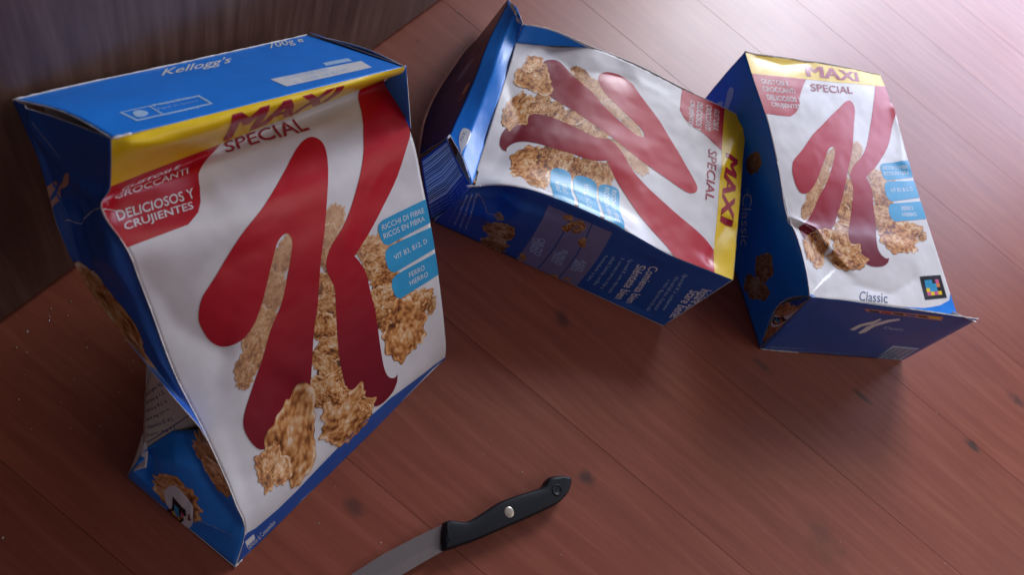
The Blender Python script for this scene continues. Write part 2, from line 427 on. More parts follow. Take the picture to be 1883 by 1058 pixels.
# ================================================================ floor and wooden panel
def wood(name, ramp, along, rough, spec, knots=None, vary=.25, coat=0):
    m = bpy.data.materials.new(name); t = nt(m); b = t.nodes['Principled BSDF']; L = t.links.new
    geo = node(t, 'ShaderNodeNewGeometry'); oi = node(t, 'ShaderNodeObjectInfo')
    off = node(t, 'ShaderNodeVectorMath', operation='SCALE'); off.inputs['Scale'].default_value = 7.0
    cmb = node(t, 'ShaderNodeCombineXYZ'); L(oi.outputs['Random'], cmb.inputs[0]); L(oi.outputs['Random'], cmb.inputs[1]); L(cmb.outputs[0], off.inputs[0])
    add = node(t, 'ShaderNodeVectorMath', operation='ADD'); L(geo.outputs['Position'], add.inputs[0]); L(off.outputs[0], add.inputs[1])
    # bend the grain a little
    wn = node(t, 'ShaderNodeTexNoise'); wn.inputs['Scale'].default_value = 5; wn.inputs['Detail'].default_value = 2; L(add.outputs[0], wn.inputs['Vector'])
    ws = node(t, 'ShaderNodeVectorMath', operation='SCALE'); ws.inputs['Scale'].default_value = .016; L(wn.outputs['Color'], ws.inputs[0])
    ad2 = node(t, 'ShaderNodeVectorMath', operation='ADD'); L(add.outputs[0], ad2.inputs[0]); L(ws.outputs[0], ad2.inputs[1])
    mp = node(t, 'ShaderNodeMapping'); L(ad2.outputs[0], mp.inputs[0])
    s = [1, 1, 1]; s[along] = .055; mp.inputs['Scale'].default_value = s
    g1 = node(t, 'ShaderNodeTexNoise'); g1.inputs['Scale'].default_value = 105; g1.inputs['Detail'].default_value = 7; g1.inputs['Roughness'].default_value = .62; L(mp.outputs[0], g1.inputs['Vector'])
    g2 = node(t, 'ShaderNodeTexNoise'); g2.inputs['Scale'].default_value = 380; g2.inputs['Detail'].default_value = 3; L(mp.outputs[0], g2.inputs['Vector'])
    g3 = node(t, 'ShaderNodeTexNoise'); g3.inputs['Scale'].default_value = 4.5; g3.inputs['Detail'].default_value = 3; L(add.outputs[0], g3.inputs['Vector'])
    mx = node(t, 'ShaderNodeMath', operation='MULTIPLY_ADD'); L(g2.outputs['Fac'], mx.inputs[0]); mx.inputs[1].default_value = .22; L(g1.outputs['Fac'], mx.inputs[2])
    mx2 = node(t, 'ShaderNodeMath', operation='MULTIPLY_ADD'); L(g3.outputs['Fac'], mx2.inputs[0]); mx2.inputs[1].default_value = .35; L(mx.outputs[0], mx2.inputs[2])
    rp = node(t, 'ShaderNodeValToRGB'); L(mx2.outputs[0], rp.inputs[0]); e = rp.color_ramp.elements
    e[0].position = .52; e[0].color = (*ramp[0], 1); e[1].position = 1.0; e[1].color = (*ramp[2], 1)
    k = e.new(.78); k.color = (*ramp[1], 1)
    hs = node(t, 'ShaderNodeHueSaturation'); L(rp.outputs[0], hs.inputs['Color'])
    mr = node(t, 'ShaderNodeMapRange'); L(oi.outputs['Random'], mr.inputs[0]); mr.inputs[3].default_value = 1 - vary/2; mr.inputs[4].default_value = 1 + vary/2; L(mr.outputs[0], hs.inputs['Value'])
    last = hs.outputs[0]
    for (kx, ky, ka, kb, kd) in (knots or []):
        sb = node(t, 'ShaderNodeVectorMath', operation='SUBTRACT'); L(geo.outputs['Position'], sb.inputs[0]); sb.inputs[1].default_value = (kx, ky, 0)
        n_ = node(t, 'ShaderNodeTexNoise'); n_.inputs['Scale'].default_value = 70; n_.inputs['Detail'].default_value = 4; L(geo.outputs['Position'], n_.inputs['Vector'])
        sc = node(t, 'ShaderNodeVectorMath', operation='DIVIDE'); L(sb.outputs[0], sc.inputs[0]); sc.inputs[1].default_value = (ka, kb, 1)
        ln = node(t, 'ShaderNodeVectorMath', operation='LENGTH'); L(sc.outputs[0], ln.inputs[0])
        ml = node(t, 'ShaderNodeMath', operation='MULTIPLY_ADD'); L(n_.outputs['Fac'], ml.inputs[0]); ml.inputs[1].default_value = 1.8; L(ln.outputs['Value'], ml.inputs[2])
        rg = node(t, 'ShaderNodeMapRange', interpolation_type='SMOOTHSTEP'); L(ml.outputs[0], rg.inputs[0]); rg.inputs[1].default_value = 1.0; rg.inputs[2].default_value = 2.1; rg.inputs[3].default_value = kd; rg.inputs[4].default_value = 0
        mm = node(t, 'ShaderNodeMix', data_type='RGBA'); L(rg.outputs[0], mm.inputs[0]); L(last, mm.inputs[6]); mm.inputs[7].default_value = (.028, .016, .016, 1); last = mm.outputs[2]
    L(last, b.inputs['Base Color'])
    rr = node(t, 'ShaderNodeMapRange'); L(g1.outputs['Fac'], rr.inputs[0]); rr.inputs[3].default_value = rough; rr.inputs[4].default_value = rough + .015; 
    sm = node(t, 'ShaderNodeTexNoise'); sm.inputs['Scale'].default_value = 5; sm.inputs['Detail'].default_value = 6; L(geo.outputs['Position'], sm.inputs['Vector'])
    sa = node(t, 'ShaderNodeMath', operation='MULTIPLY_ADD'); L(sm.outputs['Fac'], sa.inputs[0]); sa.inputs[1].default_value = .12; L(rr.outputs[0], sa.inputs[2])
    sb_ = node(t, 'ShaderNodeMath', operation='SUBTRACT'); L(sa.outputs[0], sb_.inputs[0]); sb_.inputs[1].default_value = .06; L(sb_.outputs[0], b.inputs['Roughness'])
    cr_ = node(t, 'ShaderNodeMapRange'); L(sm.outputs['Fac'], cr_.inputs[0]); cr_.inputs[1].default_value = .3; cr_.inputs[2].default_value = .7; cr_.inputs[3].default_value = .36; cr_.inputs[4].default_value = .46; L(cr_.outputs[0], b.inputs['Coat Roughness'])
    b.inputs['Specular IOR Level'].default_value = spec; b.inputs['Coat Weight'].default_value = coat; b.inputs['Coat Roughness'].default_value = .40
    bp = node(t, 'ShaderNodeBump'); bp.inputs['Strength'].default_value = .03; bp.inputs['Distance'].default_value = .0005; L(mx.outputs[0], bp.inputs['Height']); L(bp.outputs[0], b.inputs['Normal'])
    return m

knots = []
for (x, y, a, b_, d_) in ((1078, 880, .0075, .011, .75), (652, 932, .007, .012, .55), (1035, 588, .008, .012, .6), (1790, 822, .006, .016, .85), (1872, 738, .008, .02, .7), (1585, 730, .004, .016, .7), (1400, 672, .004, .018, .6), (1510, 990, .02, .03, .3)):
    q = PZ(x, y); knots.append((q[0], q[1], a, b_, d_))
FLOORM = wood('laminate', ((.205, .044, .022), (.262, .063, .032), (.315, .088, .047)), 1, .46, .38, knots, .10, coat=.22)
PANELM = wood('panel_veneer', ((.070, .034, .022), (.125, .066, .044), (.19, .112, .080)), 2, .40, .5, None)
GAP = bpy.data.materials.new('joint'); nt(GAP).nodes['Principled BSDF'].inputs['Base Color'].default_value = (.06, .022, .015, 1)

floor = obj('floor', [(-1.5, -2.2, -.0042), (3.6, -2.2, -.0042), (3.6, .6, -.0042), (-1.5, .6, -.0042)], [(0, 1, 2, 3)], GAP); floor['kind'] = 'structure'
PW = .1555
xs0 = .1640
plank_meshes = {}
def plank_mesh(L_):
    if L_ in plank_meshes: return plank_meshes[L_]
    w, hL, bv = PW/2 - .00010, L_/2 - .00008, .00022
    V = [(-w, -hL, -.004), (w, -hL, -.004), (w, hL, -.004), (-w, hL, -.004), (-w, -hL, -bv), (w, -hL, -bv), (w, hL, -bv), (-w, hL, -bv),
         (-w+bv, -hL+bv, 0), (w-bv, -hL+bv, 0), (w-bv, hL-bv, 0), (-w+bv, hL-bv, 0)]
    F = [(8, 9, 10, 11)]
    for a in range(4):
        b = (a+1) % 4; F.append((a, b, b+4, a+4)); F.append((a+4, b+4, b+8, a+8))
    me = bpy.data.meshes.new('plank'); me.from_pydata(V, [], F); me.materials.append(FLOORM); plank_meshes[L_] = me; return me
rnd = random.Random(5)
for i in range(-6, 20):
    cx = xs0 + (i + .5) * PW
    ends = [.56]; y = -.80 - rnd.uniform(0, .6)
    while y > -2.2: ends.append(y); y -= 1.1
    for a, b in zip(ends[:-1], ends[1:]):
        L_ = round(a - b, 3)
        o = bpy.data.objects.new('plank', plank_mesh(L_)); col.objects.link(o); o.parent = floor; o.location = (cx, (a+b)/2, 0)

# vertical wooden panel standing on the floor behind the first box
def boxmesh(x0, x1, y0, y1, z0, z1, bv=.0015):
    bm = bmesh.new(); bmesh.ops.create_cube(bm, size=1)
    for v in bm.verts: v.co = ((x0+x1)/2 + v.co.x*(x1-x0), (y0+y1)/2 + v.co.y*(y1-y0), (z0+z1)/2 + v.co.z*(z1-z0))
    bmesh.ops.bevel(bm, geom=bm.edges[:], offset=bv, segments=2, affect='EDGES')
    V = [v.co[:] for v in bm.verts]; bm.verts.index_update(); F = [[v.index for v in f.verts] for f in bm.faces]; bm.free(); return V, F
V, F = boxmesh(-1.4, 2.2, 0, .018, .006, .9)
wp = obj('wooden_panel', [(x, y, z) for x, y, z in V], F, PANELM, None, smooth=False); wp.location = (0, WALL_Y, 0)
wp['label'] = 'dark brown wood grain furniture panel rising from the floor behind the leaning box'; wp['category'] = 'wooden panel'
V, F = boxmesh(-1.4, 2.2, .006, .018, 0, .0059, .0005)
pl = obj('plinth_gap', V, F, GAP, wp, smooth=False)
class Warped(Patch):
    """front sheet whose print is stretched by the crushing: coordinates are bent before use"""
    VB = 1.0
    def fit(self, src, dst):
        """src: artwork coordinates, dst: where they lie on the sheet (0..1)"""
        s, d = np.array(src), np.array(dst); u, v = s[:, 0], s[:, 1] ; VB = self.VB
        A = (u*(1-u))[:, None] * np.stack([np.ones_like(u), v, u, v*v], 1)
        reg = np.eye(4) * .03
        self.ka = np.linalg.lstsq(np.vstack([A, reg]), np.concatenate([d[:, 0]-u, np.zeros(4)]), rcond=None)[0]
        B = (v*(VB-v))[:, None] * np.stack([np.ones_like(u), u, v, u*u], 1)
        self.kb = np.linalg.lstsq(np.vstack([B, reg]), np.concatenate([d[:, 1]-v/VB, np.zeros(4)]), rcond=None)[0]
    ka = kb = None
    def base(self, u, v):
        if self.ka is None: return super().base(u, v)
        a = u + u*(1-u)*(self.ka[0] + self.ka[1]*v + self.ka[2]*u + self.ka[3]*v*v)
        b = v/self.VB + v*(self.VB-v)*(self.kb[0] + self.kb[1]*u + self.kb[2]*v + self.kb[3]*u*u)
        return super().base(a, b)
    def normal(self, u, v, e=2e-3):
        u = np.atleast_1d(np.asarray(u, float)); v = np.atleast_1d(np.asarray(v, float))
        du = self(np.minimum(u + e, 1), v) - self(np.maximum(u - e, 0), v)
        dv = self(u, np.minimum(v + e, self.VB)) - self(u, np.maximum(v - e, 0))
        n = np.cross(dv, du)
        return n / (np.linalg.norm(n, axis=1, keepdims=True) + 1e-12)

def grid(us, vs, fn): return [[fn(u, v) for u in us] for v in vs]
def quadpatch(tl, tr, bl, br, flip=False, dents=(), sag=0, n=3):
    us = np.linspace(0, 1, n)
    return Patch(us, us, grid(us, us, lambda u, v: lerp(lerp(tl, tr, u), lerp(bl, br, u), v)), flip, dents)
def polydist(poly):
    """signed distance (artwork units) to an open polyline; positive on its left-hand lower side"""
    poly = np.array(poly)
    def f(u, v):
        best = np.full(len(u), 9.0); sg = np.ones(len(u)); al = np.zeros(len(u))
        for k in range(len(poly)-1):
            a, b = poly[k], poly[k+1]; d = b-a; L = d @ d
            t = np.clip(((u-a[0])*d[0] + (v-a[1])*d[1]) / L, 0, 1)
            dx, dy = u-a[0]-t*d[0], (v-a[1]-t*d[1])*1.3; r = np.hypot(dx, dy)
            m = r < best; best = np.where(m, r, best); sg = np.where(m, np.sign(d[0]*dy/1.3 - d[1]*dx + 1e-12), sg); al = np.where(m, (k+t)/(len(poly)-1), al)
        return best*sg, al
    return f

def corner(P, name, pts, seed, root, r=.0007): return tube(name, pts, r, KRAFT, root, np.array(root.location), seed)

# ================================================================ first box: leans back against the wooden panel
B1 = dict(FTL=on((205, 255), (.1436, .2091, .2526)), FTR=on((745, 122), (.3459, .1632, .2048)),
          FBR=PZ(818, 660, .0008), FBL=PZ(431, 1044, .0008), BTL=PY(22, 183, WALL_Y - .003), BTR=on((565, 63), (.3509, .2513, .1535)), BBL=PZ(234, 878, .0008))
B1['BBR'] = B1['FBR'] + (B1['BBL'] - B1['FBL'])
v1 = [0, .05, .12, .205, .30, .45, .60, .75, .88, .955, 1]
FL1 = edge(B1['FTL'], B1['FBL'], [(0, (205, 255), 0), (.05, (205, 288), -.002), (.12, (203, 345), .012), (.205, (186, 382), -.004), (.30, (232, 455), -.004), (.45, (275, 560), 0),
     (.60, (322, 690), 0), (.75, (378, 802), 0), (.88, (432, 925), 0), (.955, (449, 985), 0), (1, (431, 1044), 0)])
FR1 = edge(B1['FTR'], B1['FBR'], [(0, (745, 122), 0), (.05, (739, 134), -.001), (.12, (707, 147), .014), (.205, (731, 186), .010), (.30, (757, 250), .003), (.45, (776, 335), 0),
     (.60, (794, 427), 0), (.75, (807, 513), 0), (.88, (817, 600), 0), (.955, (820, 643), 0), (1, (818, 661), 0)])
u1 = [0, .25, .5, .75, 1]
rec = {.05: -.005, .12: .026, 0.205: .020, .30: .005}
c1 = []
for v, l, r in zip(v1, FL1, FR1):
    row = []
    for u in u1:
        P = lerp(l, r, u); k = rec.get(v, 0)*(4*u*(1-u))**.7 - (.006 if .4 < v < .8 else 0)*4*u*(1-u)
        row.append(on(pix(P), P, k))
    c1.append(row)
front1 = Patch(u1, v1, c1, dents=[wave(.0028, 3.1, 4.3, 1)])
GRP = 'crushed cereal boxes dropped on the floor'
box1 = thing('cereal_box', 'largest dented cereal box, leaning back against the wooden panel beside the knife', 'cereal box', (B1['FBL']+B1['FBR']+B1['BBL']+B1['BBR'])/4*[1, 1, 0], GRP)
class Probe(Panel):
    def __init__(self, p, v1=1): self.p = p; self.rng = (0, 1, 0, v1); self.guess = None
pb1 = Probe(front1)
q_ = [pb1.uv(p) for p in ([(190, 384), (260, 400), (400, 330)], [(236, 470), (330, 600), (440, 660)], [(640, 500), (720, 420), (790, 400)], [(420, 900), (520, 850), (560, 700)], [(500, 232), (600, 260), (735, 190)], [(205, 262), (300, 262), (430, 236)])]
front1.dents += [crease(q_[0], .0035, .05), crease(q_[1], .0022, .06), crease(q_[3], .0018, .07), crease(q_[4], -.003, .06), crease(q_[5], -.003, .03)]
f1 = Panel('front_panel', front1, WHITE, box1, 90, 120)

K_LEFT = [(570, 252), (591, 260), (601, 285), (603, 331), (597, 421), (589.5, 482), (584, 560), (577, 612), (570, 712), (556, 760), (525, 800), (495, 822), (478, 827), (462, 814), (449, 790), (449, 763), (462, 720), (484, 655),
          (498, 605), (517, 560), (528, 510), (534, 476), (537, 444), (527, 429), (511, 444), (500, 482), (490, 525), (478, 569), (462, 605), (441, 628), (412, 638), (387, 628), (369, 601), (365, 579), (372, 547), (394, 512), (440, 437), (485, 379), (521, 319), (548, 270)]
K_RIGHT_A = [(668, 240), (668, 285), (657.6, 340), (636, 406), (609, 452), (599.5, 482), (603, 503), (615, 530), (617, 561), (622, 641), (631, 695), (643, 730), (660, 745), (678, 748), (699, 745), (721, 723), (730, 703)]
K_RIGHT_B = [(731, 689), (724.5, 695.6), (714, 693), (706, 676.5), (699, 637), (690, 572), (682, 542), (673, 503), (661, 482), (651.5, 471)]
K_RIGHT_C = [(651.5, 471), (679, 427.5), (703, 382), (730, 325), (754, 250)]
def open_curve(q, n):
    q = np.asarray(q, float); q = np.vstack([2*q[0]-q[1], q, 2*q[-1]-q[-2]]); out = []
    for i in range(1, len(q)-2):
        p0, p1, p2, p3 = q[i-1:i+3]
        for t in np.linspace(0, 1, n, endpoint=False):
            out.append(.5*((2*p1)+(-p0+p2)*t+(2*p0-5*p1+4*p2-p3)*t*t+(-p0+3*p1-3*p2+p3)*t**3))
    return out + [q[-2]]
kl = f1.uv(closed_curve(K_LEFT, 4))
kr = np.vstack([[(.885, .116)], f1.uv(np.array(open_curve(K_RIGHT_A, 4) + open_curve(K_RIGHT_B, 4) + open_curve(K_RIGHT_C, 4)[1:]))])
kr = np.vstack([kr, [(1.0, kr[-1][1]-.012), (1.0, .116)]])
BAND = .116
tab = np.vstack([[(0, BAND), (.33, BAND)], f1.uv([(374, 302), (365, 320), (368, 345), (369, 371), (364, 391), (346, 413)]), [(0, .302)]])
pill_px = [[(785, 365), (703, 405), (696, 413), (695, 424), (700, 440), (706, 449), (714, 451), (792, 409)],
           [(794, 417), (717, 452), (709, 462), (708, 476), (713, 493), (719, 500), (727, 501), (800, 457)],
           [(801, 465), (729, 505), (721, 514), (720, 527), (725, 542), (730, 548), (737, 549), (806, 505)]]
pills = []
for q in pill_px:
    w = f1.uv(q); w[0, 0] = w[-1, 0] = 1.0; pills.append(w)
def T3(a, b, c): return [tuple(q) for q in f1.uv([a, b, c])]
front_text = [('MAXI', (.335, .108), (.72, .108), (.335, .022), DKRED, -1), ('SPECIAL', *T3((417, 282), (571, 239), (412, 259)), DKRED, .008),
              ('GUSTOSI E', (.04, .163), (.205, .163), (.04, .139), INKW, .004), ('CROCCANTI', (.035, .199), (.235, .199), (.035, .175), INKW, .004),
              ('DELICIOSOS Y', *T3((218, 407), (360, 364), (211, 388)), INKW, .012), ('CRUJIENTES', *T3((231, 428), (357, 388), (226, 410)), INKW, .012),
              ('RICCHI DI FIBRE', *T3((703, 424), (780, 391), (701, 414)), INKW, 0), ('RICOS EN FIBRA', *T3((706, 440), (781, 406), (704, 430)), INKW, 0),
              ('VIT B3, B12, D', *T3((726, 480), (786, 448), (723, 470)), INKW, 0), ('FERRO', *T3((753, 511), (781, 496), (751, 502)), INKW, 0), ('HIERRO', *T3((754, 526), (787, 508), (752, 517)), INKW, 0)]
def art_flakes(items):
    out = []
    for (x, y, rx, ry, turn, seed, tone, soft) in items:
        c, a = f1.uv([(x, y), (x+6, y)]); b = f1.uv([(x, y+6)])[0]
        su = np.hypot(a[0]-c[0], (a[1]-c[1])/.76)/6; sv = np.hypot(b[0]-c[0], (b[1]-c[1])/.76)/6
        out.append((c[0], c[1], rx*su, ry*sv, turn + math.atan2((a[1]-c[1])/.76, a[0]-c[0]), seed, tone, soft))
    return out
BACKF = art_flakes([(612, 405, 20, 34, .3, 1, 1.0, .9), (600, 440, 24, 30, 0, 2, .95, .8), (522, 470, 22, 46, .2, 3, 1.0, .8), (500, 540, 28, 46, .3, 4, .95, .7), (478, 610, 30, 44, .3, 5, 1, .5), (462, 660, 24, 40, .3, 6, 1, .4), (452, 692, 16, 26, .2, 7, .9, .4),
        (610, 480, 26, 26, 0, 8, .9, .4), (600, 525, 30, 26, .1, 9, 1, .2), (606, 565, 34, 24, -.2, 10, .95, .1), (596, 602, 28, 26, .3, 11, 1, 0), (612, 640, 34, 24, -.1, 12, .95, 0), (598, 672, 32, 24, .4, 13, .9, 0), (616, 704, 34, 24, -.3, 14, 1, 0), (592, 722, 30, 26, .2, 15, .9, 0),
        (672, 455, 26, 24, 0, 16, 1, .5), (700, 452, 34, 24, -.2, 17, 1, .3), (690, 492, 26, 26, .2, 18, .9, .1), (712, 520, 30, 24, 0, 19, .95, 0), (700, 552, 28, 26, .3, 20, .9, 0), (740, 548, 34, 24, -.2, 21, 1, 0), (772, 552, 24, 22, -.4, 22, 1, 0), (714, 588, 28, 26, .2, 23, .9, 0),
        (744, 604, 42, 54, .25, 24, 1.12, 0), (794, 562, 7, 19, .3, 25, .8, 0)])
FRONTF = art_flakes([(640, 768, 50, 44, -.5, 32, 1.0, 0), (622, 726, 22, 22, 0, 33, 1.05, 0), (540, 812, 46, 96, .28, 34, 1.05, 0), (502, 862, 30, 44, .2, 35, 1.2, .25), (672, 748, 16, 14, .3, 37, 1.1, 0)])

SHADE1 = f1.uv([(606, 500), (596, 560), (588, 640), (586, 730), (640, 745), (630, 660), (618, 570), (614, 520)]); SHADE2 = f1.uv([(676, 460), (690, 440), (720, 470), (730, 530), (720, 600), (700, 600), (688, 540)])
OTHER = {'MAXI': ((.335, .098), (.72, .098), (.335, .028)), 'SPECIAL': ((.35, .176), (.655, .176), (.35, .137)), 'DELICIOSOS Y': ((.045, .238), (.265, .238), (.045, .214)), 'CRUJIENTES': ((.06, .272), (.25, .272), (.06, .248))}
def draw_front(P, own=True):
    P.poly('yellow_band', [(0, 0), (1, 0), (1, BAND), (0, BAND)], YELLOW, 0)
    P.poly('red_label', tab, RED, 1)
    P.poly('printed_shade', [SHADE1, SHADE2], card('brown_print', (.13, .055, .024)), 0, smooth=4)
    P.flakes('printed_flakes', BACKF, 1)
    P.poly('letter_stroke', kl, LETTER, 3); P.poly('letter_stroke', kr, LETTER, 3)
    P.flakes('printed_flakes', FRONTF, 4)
    for w in pills: P.poly('blue_label', w, CYAN, 4)
    for s, a, b, c, m, bold in front_text:
        if not own and s in OTHER: a, b, c = OTHER[s]
        if bold < 0:      # heavy capitals
            for k in range(4): P.text(s, np.add(a, (.005*k, 0)), np.add(b, (.005*k, 0)), np.add(c, (.005*k, 0)), m, 5 + .4*k, px=False, res=3)
        else: P.text(s, a, b, c, m, 5, px=False, bold=bold, res=3)
draw_front(f1)
f1.poly('blue_border', [(449, 984), (470, 972), (512, 936), (545, 904), (600, 846), (660, 784), (720, 731), (770, 694), (819, 657), (830, 668), (431, 1052)], NAVY, 4, px=True)
f1.text('Servicio al Consumidor', (458, 1012), (508, 962), (452, 1006), INKW, 5, res=1)
f1.poly('printed_mark', [(450, 997), (466, 983), (469, 991), (454, 1006)], INKW, 5, px=True)

# lid
lidp = Patch([0, .35, .7, 1], [0, .5, 1], [[lerp(B1['BTL'], B1['BTR'], u) for u in (0, .35, .7, 1)],
      [on((118, 207), lerp(B1['BTL'], B1['FTL'], .5))] + [lerp(lerp(B1['BTL'], B1['BTR'], u), lerp(B1['FTL'], B1['FTR'], u), .5) + [0, 0, .001] for u in (.35, .7)] + [lerp(B1['BTR'], B1['FTR'], .5)],
      [lerp(B1['FTL'], B1['FTR'], u) for u in (0, .35, .7, 1)]], dents=[wave(.0016, 3, 2, 2)])
lid = Panel('top_panel', lidp, BLUE, box1, 60, 30); lid.asp = 2.2
lid.text("Kellogg's", (297, 143), (430, 117), (294, 128), INKW, 1, bold=.012, shear=.4, name='printed_text')
lid.text('700g e', (498, 92), (562, 79), (491, 80), INKW, 1, bold=.01)
lid.poly('printed_plate', [(497, 146), (664, 112), (684, 124), (528, 159)], INKW, 1, px=True)
lid.poly('printed_plate', [(593, 116), (640, 107), (648, 112), (600, 121)], PALEB, 1, px=True)
lid.text('CONSUMIR PREF.', (525, 147), (610, 129), (520, 142), PALEB, 2, res=1); lid.text('L 1048 18:42 M', (545, 153), (640, 131), (540, 148), PALEB, 2, res=1)
fr_o = [(219, 207), (252, 223), (392, 191), (366, 175)]; fr_i = [(225, 207), (253, 220), (385, 190), (364, 178)]
for a in range(4):
    b = (a+1) % 4; lid.poly('printed_line', [fr_o[a], fr_o[b], fr_i[b], fr_i[a]], PALEB, 1, px=True)
lid.poly('printed_line', [(272, 195), (275, 194.5), (300, 209), (297, 210)], PALEB, 1, px=True)
lid.poly('printed_mark', [(244, 208), (252, 203), (266, 204), (273, 208), (266, 214), (252, 215)], PALEB, 1, smooth=4, px=True)
lid.text('MIXTO', (284, 196), (352, 181), (281, 192), PALEB, 1, res=1); lid.text('Papel de fuentes', (292, 203), (366, 187), (289, 199), PALEB, 1, res=1)
lid.text('www.fsc.org', (299, 214), (368, 199), (296, 210), PALEB, 1, res=1)
# open end flap of the lid, right
fl = quadpatch(lidp(1, 0)[0] + [.001, 0, .002], lidp(1, 0)[0] + [.009, -.002, -.004], lidp(1, 1)[0] + [-.001, 0, .0015], lidp(1, 1)[0] + [.004, .002, -.006])
Panel('end_flap', fl, PALEB if False else BLUE, box1, 6, 20)

# left side, upper part, its shade put into a darker blue, crumpled under the lid
vsd = [0, .05, .12, .205, .24, .30, .45, .60, .68, .76]
bpx = [(22, 183), (44, 232), (70, 290), (86, 345), (104, 412), (128, 470), (166, 536), (240, 634), (310, 720), (368, 786)]
rows = []
for v, b in zip(vsd, bpx):
    Fv = front1(0, v)[0]; Bv = on(b, lerp(B1['BTL'], B1['BBL'], v), 0 if v < .6 else -.02 if v < .7 else -.035)
    Bv[1] = min(Bv[1], WALL_Y - .003)
    k1, k2 = {.05: (.003, .002), .12: (.007, .003), .205: (.002, .011), .24: (.010, .003), .30: (.002, -.004), .45: (-.004, -.003), .60: (.001, -.003)}.get(v, (0, 0))
    m1, m2 = lerp(Bv, Fv, .35), lerp(Bv, Fv, .72)
    rows.append([Bv, on(pix(m1), m1, k1), on(pix(m2), m2, k2), Fv])
side1 = facets([0, .35, .72, 1], vsd, rows, 60, lambda v: front1(0, v)[0]); side1.dents = [wave(.0012, 2.5, 9, 3)]
ps1 = Probe(side1, .76)
side1.dents += [crease(ps1.uv(p), dd, w, .05) for p, dd, w in (([(60, 225), (120, 300), (188, 384)], -.005, .10), ([(104, 415), (150, 405), (190, 382)], .006, .10), ([(150, 420), (180, 470), (236, 500)], -.004, .12))]
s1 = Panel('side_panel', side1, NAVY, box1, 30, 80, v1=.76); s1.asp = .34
s1.poly('printed_letter', [[(120, 320), (127, 322), (124, 342), (112, 362), (98, 378), (84, 387), (78, 378), (92, 372), (104, 358), (114, 338)], [(100, 332), (106, 336), (98, 352), (84, 368), (72, 372), (70, 362), (80, 360), (82, 352), (70, 352), (72, 346), (88, 342)]], SALMON, 1, px=True, smooth=3)  # white letter painted salmon, the tone it takes in shade
s1.pxflakes('printed_flake', [(184, 540, 20, 30, -.5, 41, .85, 0), (206, 574, 24, 34, -.5, 42, .8, 0)], 1)

# lower part, buckled outwards over the floor
lowr = [[PZ(264, 828, .034), PZ(318, 792, .052), PT(376, 790, camz(front1(0, .74)[0]) + .012)],
        [PZ(252, 850, .030), PZ(322, 848, .050), front1(0, .84)[0]],
        [PZ(237, 872, .010), PZ(338, 953, .010), front1(0, .945)[0]],
        [PZ(234, 878, .0008), PZ(334, 962, .0008), front1(0, 1)[0]]]
low1 = facets([0, .5, 1], [0, .4, .8, 1], lowr, 40, lambda v: PT(376, 790, camz(front1(0, .74)[0]) + .012) if v < 1e-6 else front1(0, np.interp(v, [0, .4, .8, 1], [.76, .84, .945, 1]))[0]); low1.dents = [wave(.001, 3, 4, 5)]
pl1 = Probe(low1)
low1.dents += [crease(pl1.uv([(345, 945), (390, 966), (440, 980)]), -.002, .06, .05), crease(pl1.uv([(270, 830), (275, 862), (262, 880)]), .006, .06, .05), crease(pl1.uv([(330, 795), (372, 880), (440, 975)]), .003, .07, .1)]
l1 = Panel('side_panel', low1, BLUE, box1, 30, 36); l1.asp = .8
l1.pxflakes('printed_flake', [(392, 850, 22, 44, .35, 43, .95, .3), (398, 872, 18, 22, 0, 44, 1.1, .3), (322, 915, 30, 40, -.75, 45, 1.05, .1)], 1)
l1.poly('white_label', [(302, 908), (322, 893), (352, 926), (355, 950), (346, 972), (322, 950)], INKW, 5, px=True, smooth=4)
def colour_code(P, quad, layer, seed):
    P.poly('colour_code', quad, BLACK, layer, px=True)
    q = P.uv(quad); rg = random.Random(seed)
    cells = {'CYAN': [(1, 1), (2, 1), (2, 2), (3, 2), (1, 2), (2, 3), (3, 3)], 'PINK': [(4, 1), (1, 4), (3, 4)], 'YEL': [(4, 4), (1, 3), (2, 4)], 'ORA': [(4, 2)]}
    for k, cs in cells.items():
        m = {'CYAN': CYAN, 'PINK': card('pink_print', (.62, .10, .25)), 'YEL': YELLOW, 'ORA': card('orange_print', (.75, .22, .03))}[k]
        out = []
        for (i, j) in cs:
            f = lambda x, y: lerp(lerp(q[0], q[1], x), lerp(q[3], q[2], x), y)
            a, b, c, d = (i)/6+.002, (i+1)/6-.002, (j)/6+.002, (j+1)/6-.002
            out.append([f(a, c), f(b, c), f(b, d), f(a, d)])
        P.poly('colour_code', out, m, layer+1)
colour_code(l1, [(318, 913), (342, 938), (332, 964), (307, 938)], 6, 1)

# strip of the back seen through the buckle, and its white fold
bk = Patch([0, 1], [0, 1], [[PZ(266, 722, .055), PT(276, 684, camz(side1(0, .64)[0]) + .004)], [PZ(262, 832, .032), PT(384, 776, camz(low1(.95, .0)[0]) + .006)]])
b1 = Panel('back_panel', bk, BEIGE, box1, 12, 16, label='beige printed back of the box showing at the buckled corner')
for k in range(6):
    y = 724 + k*15
    b1.text(['Energia kJ', 'Grassi g 1,5', 'Fibra g 8,2 %', 'Sale mg 0,9 **', 'Vitamina D 4,2', 'Ferro mg 12'][k], (268 + k*.5, y+8), (300 + k*5, y-14 + k*1.0), (268 + k*.5, y), INKD, 1, res=1)
b1.poly('printed_line', [(270, 816), (352, 762), (352, 760), (270, 814)], INKD, 1, px=True)
wf = Patch([0, .5, 1], [0, .5, 1], [[PZ(262, 798, .036), PZ(266, 810, .037), PZ(271, 824, .0365)], [PZ(247, 843, .020), PZ(258, 846, .030), PZ(271, 842, .034)], [PZ(233, 876, .002), PZ(249, 866, .020), PZ(268, 861, .030)]]); wf.sharp = True
wfp = Panel('folded_flap', wf, INKW, box1, 8, 12, label='pale torn flap folded out at the crushed corner')
